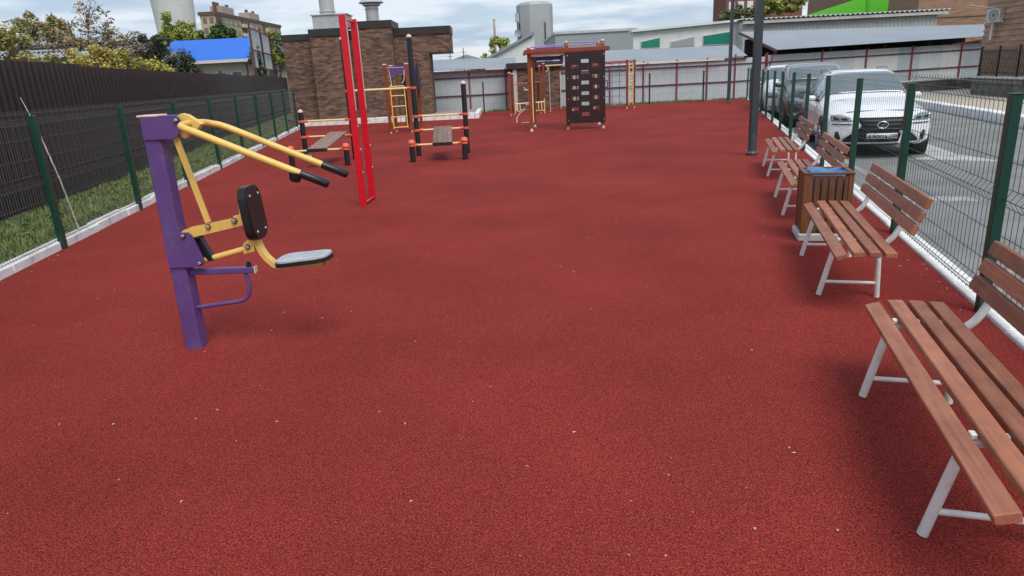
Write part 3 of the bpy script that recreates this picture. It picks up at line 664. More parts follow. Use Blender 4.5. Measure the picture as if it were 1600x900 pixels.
# far town bits behind the low canopy
tn = block('far_town_house', 'pale distant town house over the low zinc roof right of the brick building', -8.6, -3.6, 130, 138, -4, 4.6, mat('town_pink', (.50, .42, .38), .8))
part('roof', MB().prism([(-2.7, 8.6), (0, 9.4), (2.7, 8.6)], 'y', -4.2, 4.2), GREYW, tn)
for x in (-1.5, 0, 1.5): part('window', MB().box(x - .35, x + .35, -4.05, -3.98, 6.9, 7.9), APW, tn)
for i, (x, h) in enumerate(((-8.9, 6.9), (-6.5, 7.5))):
    a = thing('aerial_mast', ('thin dark aerial mast on the left of the distant town house', 'thin dark aerial mast above the roof of the distant town house')[i], 'mast', (x, 129, -4))
    part('pole', MB().tube([(0, 0, 0), (0, 0, h + 3)], .07, 5), IRON, a); part('crossbar', MB().tube([(-.5, 0, h + 2.3), (.5, 0, h + 2.3)], .05, 4), IRON, a)
ch = thing('thin_chimney', 'thin pale pink chimney pole rising behind the low zinc roof', 'chimney', (-.42, 70, -2))
part('stack', MB().tube([(0, 0, 0), (0, 0, 8.7)], .12, 8), mat('pink_paint', (.55, .33, .30), .7), ch)
part('band', MB().tube([(0, 0, 8.0), (0, 0, 8.5)], .13, 8), mat('pink_white', (.6, .5, .48), .7), ch)
gg = thing('gabled_shed', 'white gabled shed end peeping out left of the clad tower', 'building', (-1.0, 46, -.5))
part('wall', MB().prism([(0, 0), (3.2, 0), (3.2, 4.3), (1.6, 3.9), (0, 3.0)], 'y', 0, 6), WHITEW, gg); part('roof', MB().prism([(-.3, 2.85), (3.2, 4.45), (3.2, 4.62), (-.3, 3.0)], 'y', -.2, 6.2), ROOFZ, gg)

# ================================================================== TREES
def tree(name, label, base, h, blobs, n, leaf, mats, cat='tree', trunk_r=.12, bare=0, dens=None):
    t = thing(name, label, cat, base)
    mb = MB(); top = Vector((0, 0, h * .45))
    mb.tube([(0, 0, -.5), (.05 * h * .2, 0, h * .2), top], [trunk_r, trunk_r * .8, trunk_r * .55], 7)
    for (c, r) in blobs:
        c = Vector(c); m = top.lerp(c, .5) + Vector((random.uniform(-.1, .1), random.uniform(-.1, .1), .1)) * h * .2
        mb.tube([top * .8, m, c], [trunk_r * .45, trunk_r * .3, trunk_r * .1], 5)
        for k in range(5 + bare):
            d = Vector((random.gauss(0, 1), random.gauss(0, 1), random.gauss(.5, 1))).normalized(); e = c + Vector((d.x * r[0], d.y * r[1], d.z * r[2])) * random.uniform(.7, 1.15)
            mb.tube([c.lerp(m, .3), c.lerp(e, .5) + Vector((0, 0, .05 * h * random.random())), e], [trunk_r * .15, trunk_r * .09, trunk_r * .03], 4, cap=False)
    part('trunk', mb, BARK, t, 60)
    vs = []; fs = []; mi = []; tot = sum(r[0] * r[1] * r[2] for c, r in blobs)
    for (c, r) in blobs:
        k = int(n * r[0] * r[1] * r[2] / tot) if dens is None else int(n / len(blobs))
        sub = [(Vector((random.gauss(0, 1), random.gauss(0, 1), random.gauss(0, 1))).normalized() * random.random() ** .45, random.uniform(.18, .42)) for _ in range(22)]
        for _ in range(k):
            s_, sr = random.choice(sub); d = Vector((random.gauss(0, 1), random.gauss(0, 1), random.gauss(0, .9))).normalized() * sr * random.random() ** .5
            q = s_ + d; p = Vector((c[0] + q.x * r[0], c[1] + q.y * r[1], c[2] + q.z * r[2]))
            a = Vector((random.gauss(0, 1), random.gauss(0, 1), random.gauss(0, .6))).normalized(); b = a.cross(Vector((random.gauss(0, 1), random.gauss(0, 1), random.gauss(0, 1)))).normalized()
            l = leaf * random.uniform(.6, 1.3); w = l * .45; o = len(vs)
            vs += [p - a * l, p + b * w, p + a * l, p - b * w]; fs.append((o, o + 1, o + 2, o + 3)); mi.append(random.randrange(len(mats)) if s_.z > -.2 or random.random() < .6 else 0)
    mb = MB(); mb.v = vs; mb.f = fs; me = mb.mesh('crown', mats, None, fix=False); me.polygons.foreach_set('material_index', mi)
    link('crown', me, t); return t
LY = [leafmat('leaf_olive', (0.276, 0.252, 0.084)), leafmat('leaf_yellow', (0.528, 0.444, 0.120)), leafmat('leaf_gold', (0.624, 0.480, 0.120))]
LO = [leafmat('leaf_green', (0.168, 0.216, 0.072)), leafmat('leaf_olive', (0.276, 0.252, 0.084)), leafmat('leaf_rust', (0.480, 0.324, 0.132))]
LG = [leafmat('leaf_dark', (.05, .065, .04)), leafmat('leaf_deep', (.05, .07, .03)), leafmat('leaf_bluegreen', (.10, .12, .09))]
LB = [leafmat('leaf_lime', (0.300, 0.372, 0.072)), leafmat('leaf_green', (0.168, 0.216, 0.072)), leafmat('leaf_yellowgreen', (0.456, 0.456, 0.096))]
LM = [leafmat('leaf_mid', (.09, .16, .05)), leafmat('leaf_fresh', (.13, .23, .06)), leafmat('leaf_deep', (.05, .07, .03))]
LP = [leafmat('leaf_mauve', (.30, .22, .22)), leafmat('leaf_rust', (0.480, 0.324, 0.132)), leafmat('leaf_olive', (0.276, 0.252, 0.084))]
tree('autumn_tree', 'olive and yellow bushy tree at the far left edge behind the brown fence', (-12.6, 18, 0), 3.6, [((-.4, 0, 3.0), (1.0, .9, .85)), ((.7, .2, 2.5), (.8, .7, .7)), ((-.2, 0, 2.0), (1.3, .8, .7))], 10000, .055, LY[:2] + LO[:2], bare=5)
tree('autumn_tree', 'brownish round topped tree behind the grey shed roofs at far left', (-31.6, 50, 0), 7.2, [((.2, 0, 5.9), (1.3, 1.2, 1.1)), ((1.7, 0, 5.9), (.8, 1.0, 1.2)), ((-1.8, 0, 5.3), (1.2, 1.2, 1.1))], 7000, .11, LO + LY[:1], bare=4)
tree('autumn_tree', 'low rust orange tree behind the grey shed left of the sparse mauve tree', (-29.2, 50, 0), 5.6, [((.0, 0, 5.0), (1.0, .9, .6)), ((1.3, 0, 4.9), (1.0, .9, .5))], 2600, .11, [LO[2], LO[2], LY[2]], bare=3)
tree('sparse_tree', 'sparse mauve leaved tree with an open airy crown', (-10.9, 19.5, 0), 3.7, [((.1, 0, 3.55), (.6, .5, .5)), ((-1.0, 0, 3.1), (.65, .4, .4)), ((1.0, 0, 2.9), (.5, .4, .4)), ((-.3, 0, 2.9), (.7, .5, .4)), ((.5, 0, 3.1), (.5, .4, .4))], 1900, .05, LP, bare=9, trunk_r=.06, dens=1)
tree('golden_shrub', 'golden yellow shrub below the sparse mauve tree', (-10.5, 18.4, 0), 2.8, [((.05, 0, 2.25), (.75, .6, .6)), ((.5, .3, 2.1), (.5, .6, .55)), ((-.9, 0, 1.95), (.6, .5, .32))], 8500, .045, LY, 'shrub')
tree('golden_shrub', 'second golden shrub next to the dark evergreen bush', (-10.3, 20.5, 0), 2.8, [((0, 0, 2.25), (.65, .5, .55)), ((.5, .2, 2.05), (.5, .5, .5))], 7500, .045, [LY[2], LY[1], LB[0]], 'shrub')
tree('dark_bush', 'dark bluish evergreen bush in front of the blue roofed house', (-11.75, 24.5, .22), 3.2, [((0, 0, 2.5), (.8, .7, .75)), ((.7, 0, 2.2), (.75, .6, .6)), ((-.6, .2, 2.2), (.7, .6, .65)), ((1.15, 0, 1.95), (.5, .5, .5))], 15000, .05, LG, 'bush')
tree('dark_bush', 'dark green bush between the blue roofed house and the maroon screen', (-12.75, 38, 0), 3.6, [((0, 0, 2.9), (.35, .5, .8)), ((.1, 0, 2.0), (.45, .5, .7))], 3600, .06, LG[1:] + LM[:1], 'bush')
tree('lime_tree', 'bright yellow green tree before the concrete tower', (-26.2, 60, -1), 8.4, [((-.1, 0, 7.3), (1.3, 1.2, 1.3)), ((1.0, 0, 6.8), (1.1, 1.1, 1.1)), ((-1.2, 0, 6.5), (1.0, 1, .9)), ((0, 0, 5.8), (2.0, 1.4, 1.1))], 16000, .13, LB)
tree('green_tree', 'fresh green tree between the lime tree and the beige apartments', (-22.9, 60, -1), 7.9, [((0, 0, 7.1), (.9, .9, 1.1)), ((.9, 0, 6.5), (.8, .8, .8)), ((-.9, 0, 6.4), (.8, .7, .9)), ((0, 0, 5.8), (1.4, .8, .8))], 10000, .12, LM)
tree('green_tree', 'pale willow like tree peeping above the maroon screen', (-13.6, 44, -1), 6.3, [((-.2, 0, 5.3), (.8, .6, .5)), ((.7, 0, 4.9), (.7, .5, .5)), ((-.2, 0, 4.5), (.9, .6, .7))], 2600, .11, LB + LY[:1], bare=2)
tree('lime_tree', 'yellow green tree left of the clad tower behind the zinc roof', (-.1, 50, -1), 5.0, [((.2, 0, 4.4), (.8, .7, .75)), ((.9, 0, 3.8), (.9, .7, .7)), ((-.7, 0, 3.7), (.6, .5, .5))], 4200, .12, LB)
tree('green_tree', 'low dull green trees right of the distant town house', (-1.6, 60, -1), 4.0, [((0, 0, 3.3), (1.3, .7, .5)), ((1.2, 0, 3.5), (.9, .6, .5))], 2200, .13, LB[:2] + LO[:1])
tree('olive_tree', 'sparse olive tree left of the dark lamp pole behind the pale hall', (19.0, 60, -1), 6.9, [((-.2, 0, 6.3), (1.2, .8, .55)), ((.9, 0, 6.6), (.9, .7, .6)), ((2.0, 0, 6.5), (.9, .7, .6))], 2400, .13, LG[2:] + LO[:2], bare=4)
tree('olive_tree', 'yellow olive tree right of the dark lamp pole behind the pale hall', (23.2, 60, -1), 8.2, [((0, 0, 7.2), (1.2, .9, .9)), ((1.0, 0, 6.9), (1.0, .8, .7)), ((-1.2, 0, 6.8), (1.0, .8, .6))], 5000, .15, [LB[2], LY[0], LB[1]])
# dry reed by the first left fence post
rd = thing('dry_reed', 'bleached dry reed leaning beside the nearest left fence post', 'reed', (LX(8.0) - .12, 8.0, 0))
part('stalk', MB().tube([(.1, 0, -.03), (.0, .0, .7), (-.14, .03, 1.3), (-.25, .05, 1.62)], [.010, .009, .007, .003], 5), mat('straw', (.55, .52, .45), .7), rd)

# ================================================================== CAR PARK RIGHT SIDE
pk = link('pavement_kerb', None); struct(pk)
km4 = MB(); km4.bbox(0, .985, 0, .32, -.2, .15, .02); km4 = km4.mesh('kerb_stone', KERBW)
for i in range(24):
    y = 8 + i * .966; link('kerb_stone', km4, pk, (14.45 + (y - 24.2) * .267 + .33, y, -.11 + random.uniform(-.008, .008)), math.atan2(1, .267))
def KX(y): return 14.45 + (y - 24.2) * .267 + .33
sheet('pavement', [(KX(5), 5), (KX(5) + 9, 5), (24, 31), (KX(31), 31)], .03, TANPAVE)
sw = thing('stone_wall', 'low rough stone retaining wall beneath the iron railing', 'wall', (17.8, 26.9, 0), math.atan2(-3.5, -.7))
def stones(parent, L, H, d):
    x = 0
    z = 0; rows_ = max(2, int(H / .19)); rh_ = H / rows_
    for r_ in range(rows_):
        x = -random.uniform(0, .2)
        while x < L:
            w = random.uniform(.3, .62); x0, x1 = max(0, x), min(L, x + w)
            if x1 - x0 > .05:
                j = random.uniform(0, .03); part('stone', MB().bbox(x0 + .008, x1 - .008, -j, d, r_ * rh_ + .006, (r_ + 1) * rh_ - .006, .018), STONE, parent)
            x += w
part('core', MB().box(0, 6, .05, .35, 0, .60), STONE, sw); stones(sw, 6, .62, .3)
part('coping', MB().bbox(-.05, 6, -.04, .40, .625, .69, .01), CONC, sw)
sw2 = thing('stone_wall', 'far stepped stone retaining wall in front of the grey sheet wall', 'wall', (16.9, 30.2, 0), math.atan2(1.1, 3.3))
part('core', MB().box(0, 4.4, .05, .35, 0, .42), STONE, sw2); stones(sw2, 4.4, .45, .3)
part('coping', MB().bbox(-.05, 4.4, -.04, .40, .455, .51, .01), CONC, sw2)
ir = thing('iron_railing', 'black iron picket railing standing on the stone wall', 'railing', (17.8, 26.9, .69), math.atan2(-3.5, -.7))
for x in (.1, 1.5, 2.9, 4.3): part('post', MB().box(x - .03, x + .03, .12, .18, -.05, 1.05), IRON, ir)
for z in (.12, .85): part('rail', MB().box(.13, 5.6, .135, .165, z, z + .03), IRON, ir)
pkm = MB().box(-.009, .009, .141, .159, .02, .93).mesh('picket', IRON)
for k in range(48): 
    if abs((k * .115 + .2) % 1.4 - .1) > .03: link('picket', pkm, ir, (.2 + k * .115, 0, 0))
# painted arrow on the asphalt
mk = MB(); mk.prism([(7.25, 12.35), (8.35, 11.55), (8.3, 12.85)], 'z', -.2, -.195); struct(part('road_arrow', mk, WHITEMARK))
mk = MB(); mk.prism([(7.75, 12.55), (8.35, 12.85), (8.9, 14.8), (8.45, 14.95)], 'z', -.2, -.194); struct(part('road_arrow_shaft', mk, WHITEMARK))
mk = MB(); mk.prism([(5.0, 8.75), (5.9, 8.45), (5.95, 8.75), (5.1, 9.1)], 'z', -.2, -.195); struct(part('road_mark', mk, mat('worn_road_paint', (.33, .33, .32), .85, var=.2)))

# ================================================================== CARS
def catmull(tab, ys):
    out = []
    for y in ys:
        i = 0
        while i < len(tab) - 2 and y > tab[i + 1][0]: i += 1
        p = [tab[max(0, i - 1)], tab[i], tab[i + 1], tab[min(len(tab) - 1, i + 2)]]
        t = (y - p[1][0]) / (p[2][0] - p[1][0]); row = []
        for k in range(1, len(tab[0])):
            m1 = (p[2][k] - p[0][k]) / (p[2][0] - p[0][0]) * (p[2][0] - p[1][0]); m2 = (p[3][k] - p[1][k]) / max(1e-6, (p[3][0] - p[1][0])) * (p[2][0] - p[1][0])
            t2, t3 = t * t, t * t * t; row.append((2 * t3 - 3 * t2 + 1) * p[1][k] + (t3 - 2 * t2 + t) * m1 + (-2 * t3 + 3 * t2) * p[2][k] + (t3 - t2) * m2)
        out.append(row)
    return out
def section(r):
    hw, zb, zs, zt, tw = r; mid = lambda a, b, f: a + (b - a) * f
    return [(0, zb), (hw - .14, zb), (hw - .03, zb + .07), (hw - .004, mid(zb, zs, .35)), (hw, mid(zb, zs, .62)), (hw - .012, mid(zb, zs, .84)), (hw - .045, zs), (mid(hw - .045, tw + .03, .5), mid(zs, zt - .06, .5)), (tw + .03, zt - .06), (tw - .07, zt - .015), (tw * .5, zt - .002), (0, zt)]
def at(sec, u):
    i = min(int(u), len(sec) - 2); f = u - i; return (sec[i][0] + (sec[i + 1][0] - sec[i][0]) * f, sec[i][1] + (sec[i + 1][1] - sec[i][1]) * f)
def car(name, label, loc, rz, tab, paint, L, wheel_y, wr, side_win, wind, fascia, style):
    t = thing(name, label, 'car', loc, rz)
    n = 56; y0, y1 = tab[0][0], tab[-1][0]; ys = [y0 + (y1 - y0) * i / n for i in range(n + 1)]
    secs = [section(r) for r in catmull(tab, ys)]
    mb = MB(); rows = []
    for y, s in zip(ys, secs): rows.append([(x, y, z) for x, z in s] )
    full = [r + [(-x, y, z) for x, y, z in r[-2::-1]] for r in rows]
    mb.grid(full); mb.add(full[-1], [tuple(range(len(full[-1])))])
    # front fascia
    s0 = secs[0]; zmin, zmax = s0[0][1], s0[-1][1]
    def wz(z):
        for i in range(len(s0) - 1):
            if s0[i][1] <= z <= s0[i + 1][1] + 1e-9 and s0[i + 1][1] > s0[i][1]: 
                f = (z - s0[i][1]) / (s0[i + 1][1] - s0[i][1]); return s0[i][0] + (s0[i + 1][0] - s0[i][0]) * f
        return .02
    def yf(z):
        for a, b in zip(fascia, fascia[1:]):
            if a[0] <= z <= b[0]: f = (z - a[0]) / (b[0] - a[0]); f = f * f * (3 - 2 * f); return a[1] + (b[1] - a[1]) * f
        return fascia[-1][1]
    def F(x, z, off=0.0):
        s = min(1, abs(x) / max(.02, wz(z))); return (x, yf(z) + (y0 - yf(z)) * s ** 2.6 - off, z)
    zs = [zmin + (zmax - zmin) * i / 18 for i in range(19)]; rows = []
    for z in zs: w = wz(z); rows.append([F(w * (-1 + 2 * k / 20), z) for k in range(21)])
    mb.grid(rows)
    body = part('body', mb, paint, t, 50)
    def patch(nm, zl, m, off, parent=t, th=None):
        """zl = [(z, xl, xr)]"""
        mb = MB(); rows = []
        for (z, a, b) in zl: rows.append([F(a + (b - a) * k / 10, z, off) for k in range(11)])
        mb.grid(rows); o = part(nm, mb, m, parent, 50); sm_ = o.modifiers.new('t', 'SOLIDIFY'); sm_.thickness = .012; sm_.offset = 0; return o
    def side(nm, ya, yb, u0, u1, m, sgn, off, nn=18, frac=None):
        mb = MB(); rows = []
        for i in range(nn + 1):
            y = ya + (yb - ya) * i / nn; s = section(catmull(tab, [y])[0]); row = []
            for k in range(5):
                u = u0 + (u1 - u0) * k / 4; x, z = at(s, u); row.append((sgn * (x + off), y, z + off * .35))
            rows.append(row)
        mb.grid(rows); o = part(nm, mb, m, t, 60); sm_ = o.modifiers.new('t', 'SOLIDIFY'); sm_.thickness = .006; sm_.offset = 0; return o
    # glass
    def top(nm, ya, yb, u0, m, off):
        mb = MB(); rows = []
        for i in range(11):
            y = ya + (yb - ya) * i / 10; s = section(catmull(tab, [y])[0]); uu = [u0 + (11 - u0) * k / 6 for k in range(7)]; half = [at(s, u) for u in uu]
            rows.append([(x, y - off * .6, z + off) for x, z in half] + [(-x, y - off * .6, z + off) for x, z in half[-2::-1]])
        mb.grid(rows); o = part(nm, mb, m, t, 60); sm_ = o.modifiers.new('t', 'SOLIDIFY'); sm_.thickness = .006; sm_.offset = 0; return o
    top('windscreen', wind[0], wind[1], 8.25, CARGLASS, .010)
    top('rear_window', wind[2], wind[3], 8.4, CARGLASS, .010)
    for sg in (-1, 1):
        for (a, b) in side_win: side('side_window', a, b, 6.18, 7.86, CARGLASS, sg, .008)
        side('door', side_win[0][0] + .12, side_win[0][1] + .03, 2.1, 5.95, paint, sg, .006)
        side('door', side_win[1][0] - .02, side_win[1][1] - .25, 2.1, 5.95, paint, sg, .006)
        side('sill', wheel_y[0] + .45, wheel_y[1] - .45, 1.6, 2.5, DARKTRIM, sg, .012)
        for a, b in side_win[:2]:
            x, z = at(section(catmull(tab, [b - .1])[0]), 5.3); part('handle', MB().bbox(sg * x - .02, sg * x + .02, b - .22, b - .05, z - .012, z + .012, .005), CHROME if style == 'suv' else paint, t)
        mr = part('mirror', MB().bbox(sg * .99 - .095, sg * .99 + .095, wind[0] + .28, wind[0] + .39, tab[4][3] + .05, tab[4][3] + .17, .035), paint, t, 60)
        part('mirror_arm', MB().box(min(sg * .84, sg * .95), max(sg * .84, sg * .95), wind[0] + .32, wind[0] + .38, tab[4][3] + .05, tab[4][3] + .09), DARKTRIM, mr)
        part('mirror_glass', MB().box(sg * .99 - .07, sg * .99 + .07, wind[0] + .391, wind[0] + .396, tab[4][3] + .065, tab[4][3] + .155), CHROME, mr)
        hwm = max(r[1] for r in tab)
        for wy_ in wheel_y:
            hw = catmull(tab, [wy_])[0][0]; X = sg * (hw + .004)
            ar = MB(); ar.tube([(X - sg * .25, wy_, wr - .01), (X, wy_, wr - .01)], wr + .075, 28); part('wheel_arch', ar, DARKTRIM, t, 40)
            wh_ = link('wheel', None, t)
            ty = MB(); ty.tube([(X - sg * .22, wy_, wr), (X - sg * .02, wy_, wr), (X + sg * .008, wy_, wr)], [wr, wr, wr - .03], 28); part('tyre', ty, TYRE, wh_, 40)
            rmb = MB(); rmb.tube([(X - sg * .02, wy_, wr), (X + sg * .012, wy_, wr)], wr * .66, 24)
            part('rim', rmb, DARKTRIM, wh_, 40)
            spb = MB()
            for k in range(5):
                a = k * 1.2566; spb.bar((X + sg * .016, wy_ + .03 * math.cos(a), wr + .03 * math.sin(a)), (X + sg * .016, wy_ + wr * .63 * math.cos(a), wr + wr * .63 * math.sin(a)), .05, .03)
            spb.tube([(X + sg * .016, wy_ + wr * .62 * math.cos(k * .314), wr + wr * .62 * math.sin(k * .314)) for k in range(20)], .018, 6, closed=True); part('spokes', spb, RIM, wh_)
    wp = MB(); 
    for sx in (-.55, .15): wp.tube([(sx, wind[0] + .02, tab[4][3] + .02), (sx + .5, wind[0] + .16, tab[4][3] + .14)], .008, 5)
    part('wiper', wp, DARKTRIM, t)
    return t, patch, F
LEX = [(.30, .855, .26, .77, .90, .62), (.60, .90, .24, .85, .985, .66), (1.0, .915, .22, .90, 1.045, .70), (1.40, .92, .22, .95, 1.085, .73), (1.60, .92, .22, .97, 1.16, .72), (2.30, .922, .22, 1.00, 1.575, .60), (2.65, .922, .22, 1.02, 1.63, .585), (3.2, .92, .22, 1.05, 1.63, .575), (3.8, .905, .24, 1.07, 1.56, .55), (4.25, .88, .28, 1.07, 1.36, .56), (4.5, .83, .34, 1.0, 1.06, .60), (4.62, .76, .42, .92, .96, .58)]
cdz = -.2; crz = -math.atan2(.277, .961)
lx_, lpatch, LF = car('white_suv', 'white luxury SUV with a black spindle grille facing the nearest benches', (6.80, 12.55, cdz), crz, LEX, CARWHITE, 4.62, (.93, 3.6), .36, [(1.75, 2.75), (2.80, 3.70), (3.74, 4.12)], (1.62, 2.30, 4.0, 4.42), [(.26, .12), (.36, .03), (.52, 0), (.68, .01), (.78, .07), (.86, .19), (.90, .30)], 'suv')
lx_.scale = (.985, 1.0, .95)
gz = [(.30, .60), (.37, .63), (.46, .53), (.56, .40), (.63, .345), (.70, .385), (.78, .43)]
gr_ = lpatch('grille', [(z, -w, w) for z, w in gz], DARKTRIM, .010)
for z, w in ((.40, .57), (.49, .46), (.57, .38), (.64, .34), (.71, .38)): lpatch('grille_bar', [(z - .010, -w, w), (z + .010, -w, w)], BLACKPL, .026, gr_)
for sg in (-1, 1):
    lpatch('grille_frame', [(z, sg * w, sg * (w + .055)) for z, w in gz], SILVER, .016)
    hl = lpatch('headlight', [(.715, sg * .52, sg * .78), (.735, sg * .465, sg * .83), (.78, sg * .52, sg * .845), (.835, sg * .66, sg * .845)], LENS, .012)
    lpatch('lamp_unit', [(.735, sg * .56, sg * .65), (.775, sg * .58, sg * .67)], DARKTRIM, .022, hl); lpatch('lamp_unit', [(.745, sg * .70, sg * .79), (.80, sg * .71, sg * .80)], DARKTRIM, .022, hl)
    lpatch('running_light', [(.655, sg * .50, sg * .80), (.672, sg * .52, sg * .825)], DARKTRIM, .010)
    lpatch('bumper_vent', [(.34, sg * .66, sg * .74), (.44, sg * .68, sg * .76), (.52, sg * .71, sg * .75)], DARKTRIM, .008)
lpatch('skid_trim', [(.285, -.66, .66), (.318, -.70, .70)], SILVER, .022)
lpatch('lower_intake', [(.262, -.55, .55), (.280, -.60, .60)], DARKTRIM, .012)
# number plate
pl = lpatch('number_plate', [(.385, -.26, .26), (.495, -.26, .26)], DARKTRIM, .030)
lpatch('plate_face', [(.391, -.254, .254), (.489, -.254, .254)], PLATEW, .040, pl)
def text(body, size, m, parent, loc, rot, name, ext=.002, shear=0):
    cu = bpy.data.curves.new(name, 'FONT'); cu.body = body; cu.size = size; cu.extrude = ext; cu.align_x = 'CENTER'; cu.align_y = 'CENTER'; cu.shear = shear; cu.offset = .0015
    tmp = bpy.data.objects.new(name, cu); C.objects.link(tmp); bpy.context.view_layer.update()
    me = bpy.data.meshes.new_from_object(tmp.evaluated_get(bpy.context.evaluated_depsgraph_get())); bpy.data.objects.remove(tmp)
    me.materials.clear(); me.materials.append(m); return link(name, me, parent, loc, 0, rot)
yp = LF(0, .44, .05)[1]
text('K909YE', .098, BLACKPL, pl, (-.065, yp, .437), (R(90), 0, 0), 'plate_lettering')
text('123', .075, BLACKPL, pl, (.195, yp, .447), (R(90), 0, 0), 'plate_lettering')
part('plate_divider', MB().box(.128, .133, yp - .002, yp + .01, .395, .486), BLACKPL, pl)
part('plate_bolt', MB().tube([(-.235, yp - .002, .44), (-.235, yp + .01, .44)], .008, 8), STEEL, pl); part('plate_bolt', MB().tube([(.245, yp - .002, .44), (.245, yp + .01, .44)], .008, 8), STEEL, pl)
by = LF(0, .645, .03)[1]
mb = MB(); mb.tube([(.088 * math.cos(k * .2618), by, .645 + .062 * math.sin(k * .2618)) for k in range(24)], .010, 8, closed=True)
mb.tube([(.045, by - .004, .700), (-.028, by - .004, .612), (.050, by - .004, .612)], .009, 6); part('badge', mb, CHROME, lx_, 60)
for sg in (-1, 1): part('roof_rail', MB().tube([(sg * .57, 2.45, 1.58), (sg * .585, 2.7, 1.66), (sg * .575, 3.5, 1.66), (sg * .56, 3.9, 1.55)], .018, 6), RIM, lx_, 60)
VAN = [(.30, .83, .24, .80, .98, .58), (.55, .88, .22, .90, 1.06, .64), (.9, .90, .22, .96, 1.12, .70), (1.15, .90, .22, 1.0, 1.17, .72), (1.3, .90, .22, 1.02, 1.25, .71), (2.0, .905, .22, 1.03, 1.64, .62), (2.4, .905, .22, 1.03, 1.70, .61), (3.2, .90, .22, 1.04, 1.71, .60), (3.9, .89, .24, 1.04, 1.67, .59), (4.3, .86, .28, 1.02, 1.50, .60), (4.5, .82, .34, .98, 1.08, .60), (4.58, .76, .42, .92, .98, .58)]
def plain(label, loc, paint, name, h=1.0):
    tab = [(a, b, c_, d * (.5 + h / 2), e * h, f) for a, b, c_, d, e, f in VAN]
    t, pt, F_ = car(name, label, loc, crz, tab, paint, 4.58, (.9, 3.65), .33, [(1.5, 2.5), (2.55, 3.45), (3.5, 4.1)], (1.32, 2.0, 4.1, 4.42), [(.24, .12), (.36, .02), (.55, 0), (.72, .03), (.85, .12), (.98 * h, .30)], 'plain')
    g = pt('grille', [(.62, -.36, .36), (.72, -.42, .42)], DARKTRIM, .010); pt('grille_bar', [(.665, -.38, .38), (.68, -.38, .38)], CHROME, .024, g)
    pt('lower_intake', [(.28, -.50, .50), (.42, -.56, .56)], DARKTRIM, .010)
    for sg in (-1, 1): pt('headlight', [(.66, sg * .50, sg * .76), (.74, sg * .46, sg * .80), (.82, sg * .60, sg * .79)], LENS, .012); pt('fog_lamp', [(.34, sg * .62, sg * .72), (.42, sg * .62, sg * .72)], LENS, .012)
    p = pt('number_plate', [(.46, -.26, .26), (.56, -.26, .26)], PLATEW, .03)
    return t
plain('dark grey people carrier parked directly behind the white SUV', (8.55, 18.9, cdz), CARGREY, 'grey_people_carrier', 1.0)
plain('white hatchback farthest along the row behind the dark grey car', (9.40, 22.9, cdz), CARVAN, 'white_hatchback', .97)

# ================================================================== LAMP POLES
def lamp(label, loc, h=4.6):
    t = thing('lamp_post', label, 'lamp post', loc, 0, 'dark lamp posts on the red rubber')
    mb = MB(); mb.bar((0, 0, .30), (0, 0, h), .118, .118); part('pole', mb, LAMPP, t)
    mb = MB(); mb.lathe([(.105, 0), (.105, .04), (.085, .06), (.075, .09), (.075, .32), (.062, .36)], n=16); part('base', mb, LAMPP, t, 40)
    for k in range(4): a = k * 1.57 + .78; part('bolt', MB().tube([(.088 * math.cos(a), .088 * math.sin(a), .04), (.088 * math.cos(a), .088 * math.sin(a), .075)], .012, 6), STEEL, t)
    part('lamp_head', MB().bbox(-.14, .14, -.55, .08, h, h + .08, .02), LAMPP, t)
    return t
l1 = lamp('nearer dark lamp post standing left of the farthest bench', (4.45, 12.5, 0))
dup(l1, (9.72, 30.5, 0), 0, 'farther thin dark lamp post standing before the grey sheet wall')

# ================================================================== BENCHES
def bench(label, loc, rz):
    """local: x along the bench (away from the camera), y towards the seat front (negative = towards the fence)"""
    t = thing('bench', label, 'bench', loc, rz, 'wooden slatted benches along the right fence')
    L = 1.72
    for (s, z, tilt, w) in ((.012, .394, -18, .070), (.110, .415, -3, .068), (.202, .416, 0, .068), (.292, .414, 2, .068)):
        mb = MB(); mb.bbox(-L / 2 - .03, L / 2 + .03, -w / 2, w / 2, -.018, .018, .004); o = part('seat_slat', mb, PLANK, t, loc=(-.11, -s, z)); o.rotation_euler = (R(tilt), 0, 0)
    for i, (s, z) in enumerate(((.420, .560), (.448, .643), (.476, .726))):
        mb = MB(); mb.bbox(-L / 2 + .04, L / 2 - .04, -.017, .017, -.0335, .0335, .004); o = part('back_slat', mb, PLANK, t, loc=(-.11, -s, z)); o.rotation_euler = (R(19), 0, 0)
    for x in (-.545, .545):
        f = link('side_frame', None, t, (x, 0, 0))
        r = .0185
        mb = MB(); path = [(0, -.505, .725), (0, -.482, .65), (0, -.450, .55), (0, -.410, .455), (0, -.37, .400), (0, -.32, .380), (0, -.10, .378), (0, -.055, .362), (0, -.035, .33), (0, .04, .0)]
        sp = catmull([(i, *p) for i, p in enumerate(path)], [i * .333 for i in range(28)]); mb.tube([tuple(p) for p in sp], r, 10); part('frame_tube', mb, WHITESTEEL, f, 50)
        part('rear_leg', MB().tube([(0, -.315, .375), (0, -.335, 0)], r * .95, 10), WHITESTEEL, f, 50)
        part('brace', MB().tube([(0, .018, .10), (0, -.33, .10)], .012, 8), WHITESTEEL, f, 50)
        for s in (.062, .156, .247): part('clip', MB().bbox(-.016, .016, -s - .011, -s + .011, .392, .412, .003), WHITESTEEL, f)
    return t
BR = math.atan2(.957, .29)
def bpos(x, y): return (x, y, 0)
b0 = bench('nearest slatted bench cut off by the right edge of the photo', (1.58, 2.52, 0), BR)
b2 = dup(b0, (2.37, 5.13, 0), BR, 'slatted bench standing directly in front of the wooden litter bin')
b3 = dup(b0, (3.17, 7.82, 0), BR, 'slatted bench just behind the wooden litter bin')
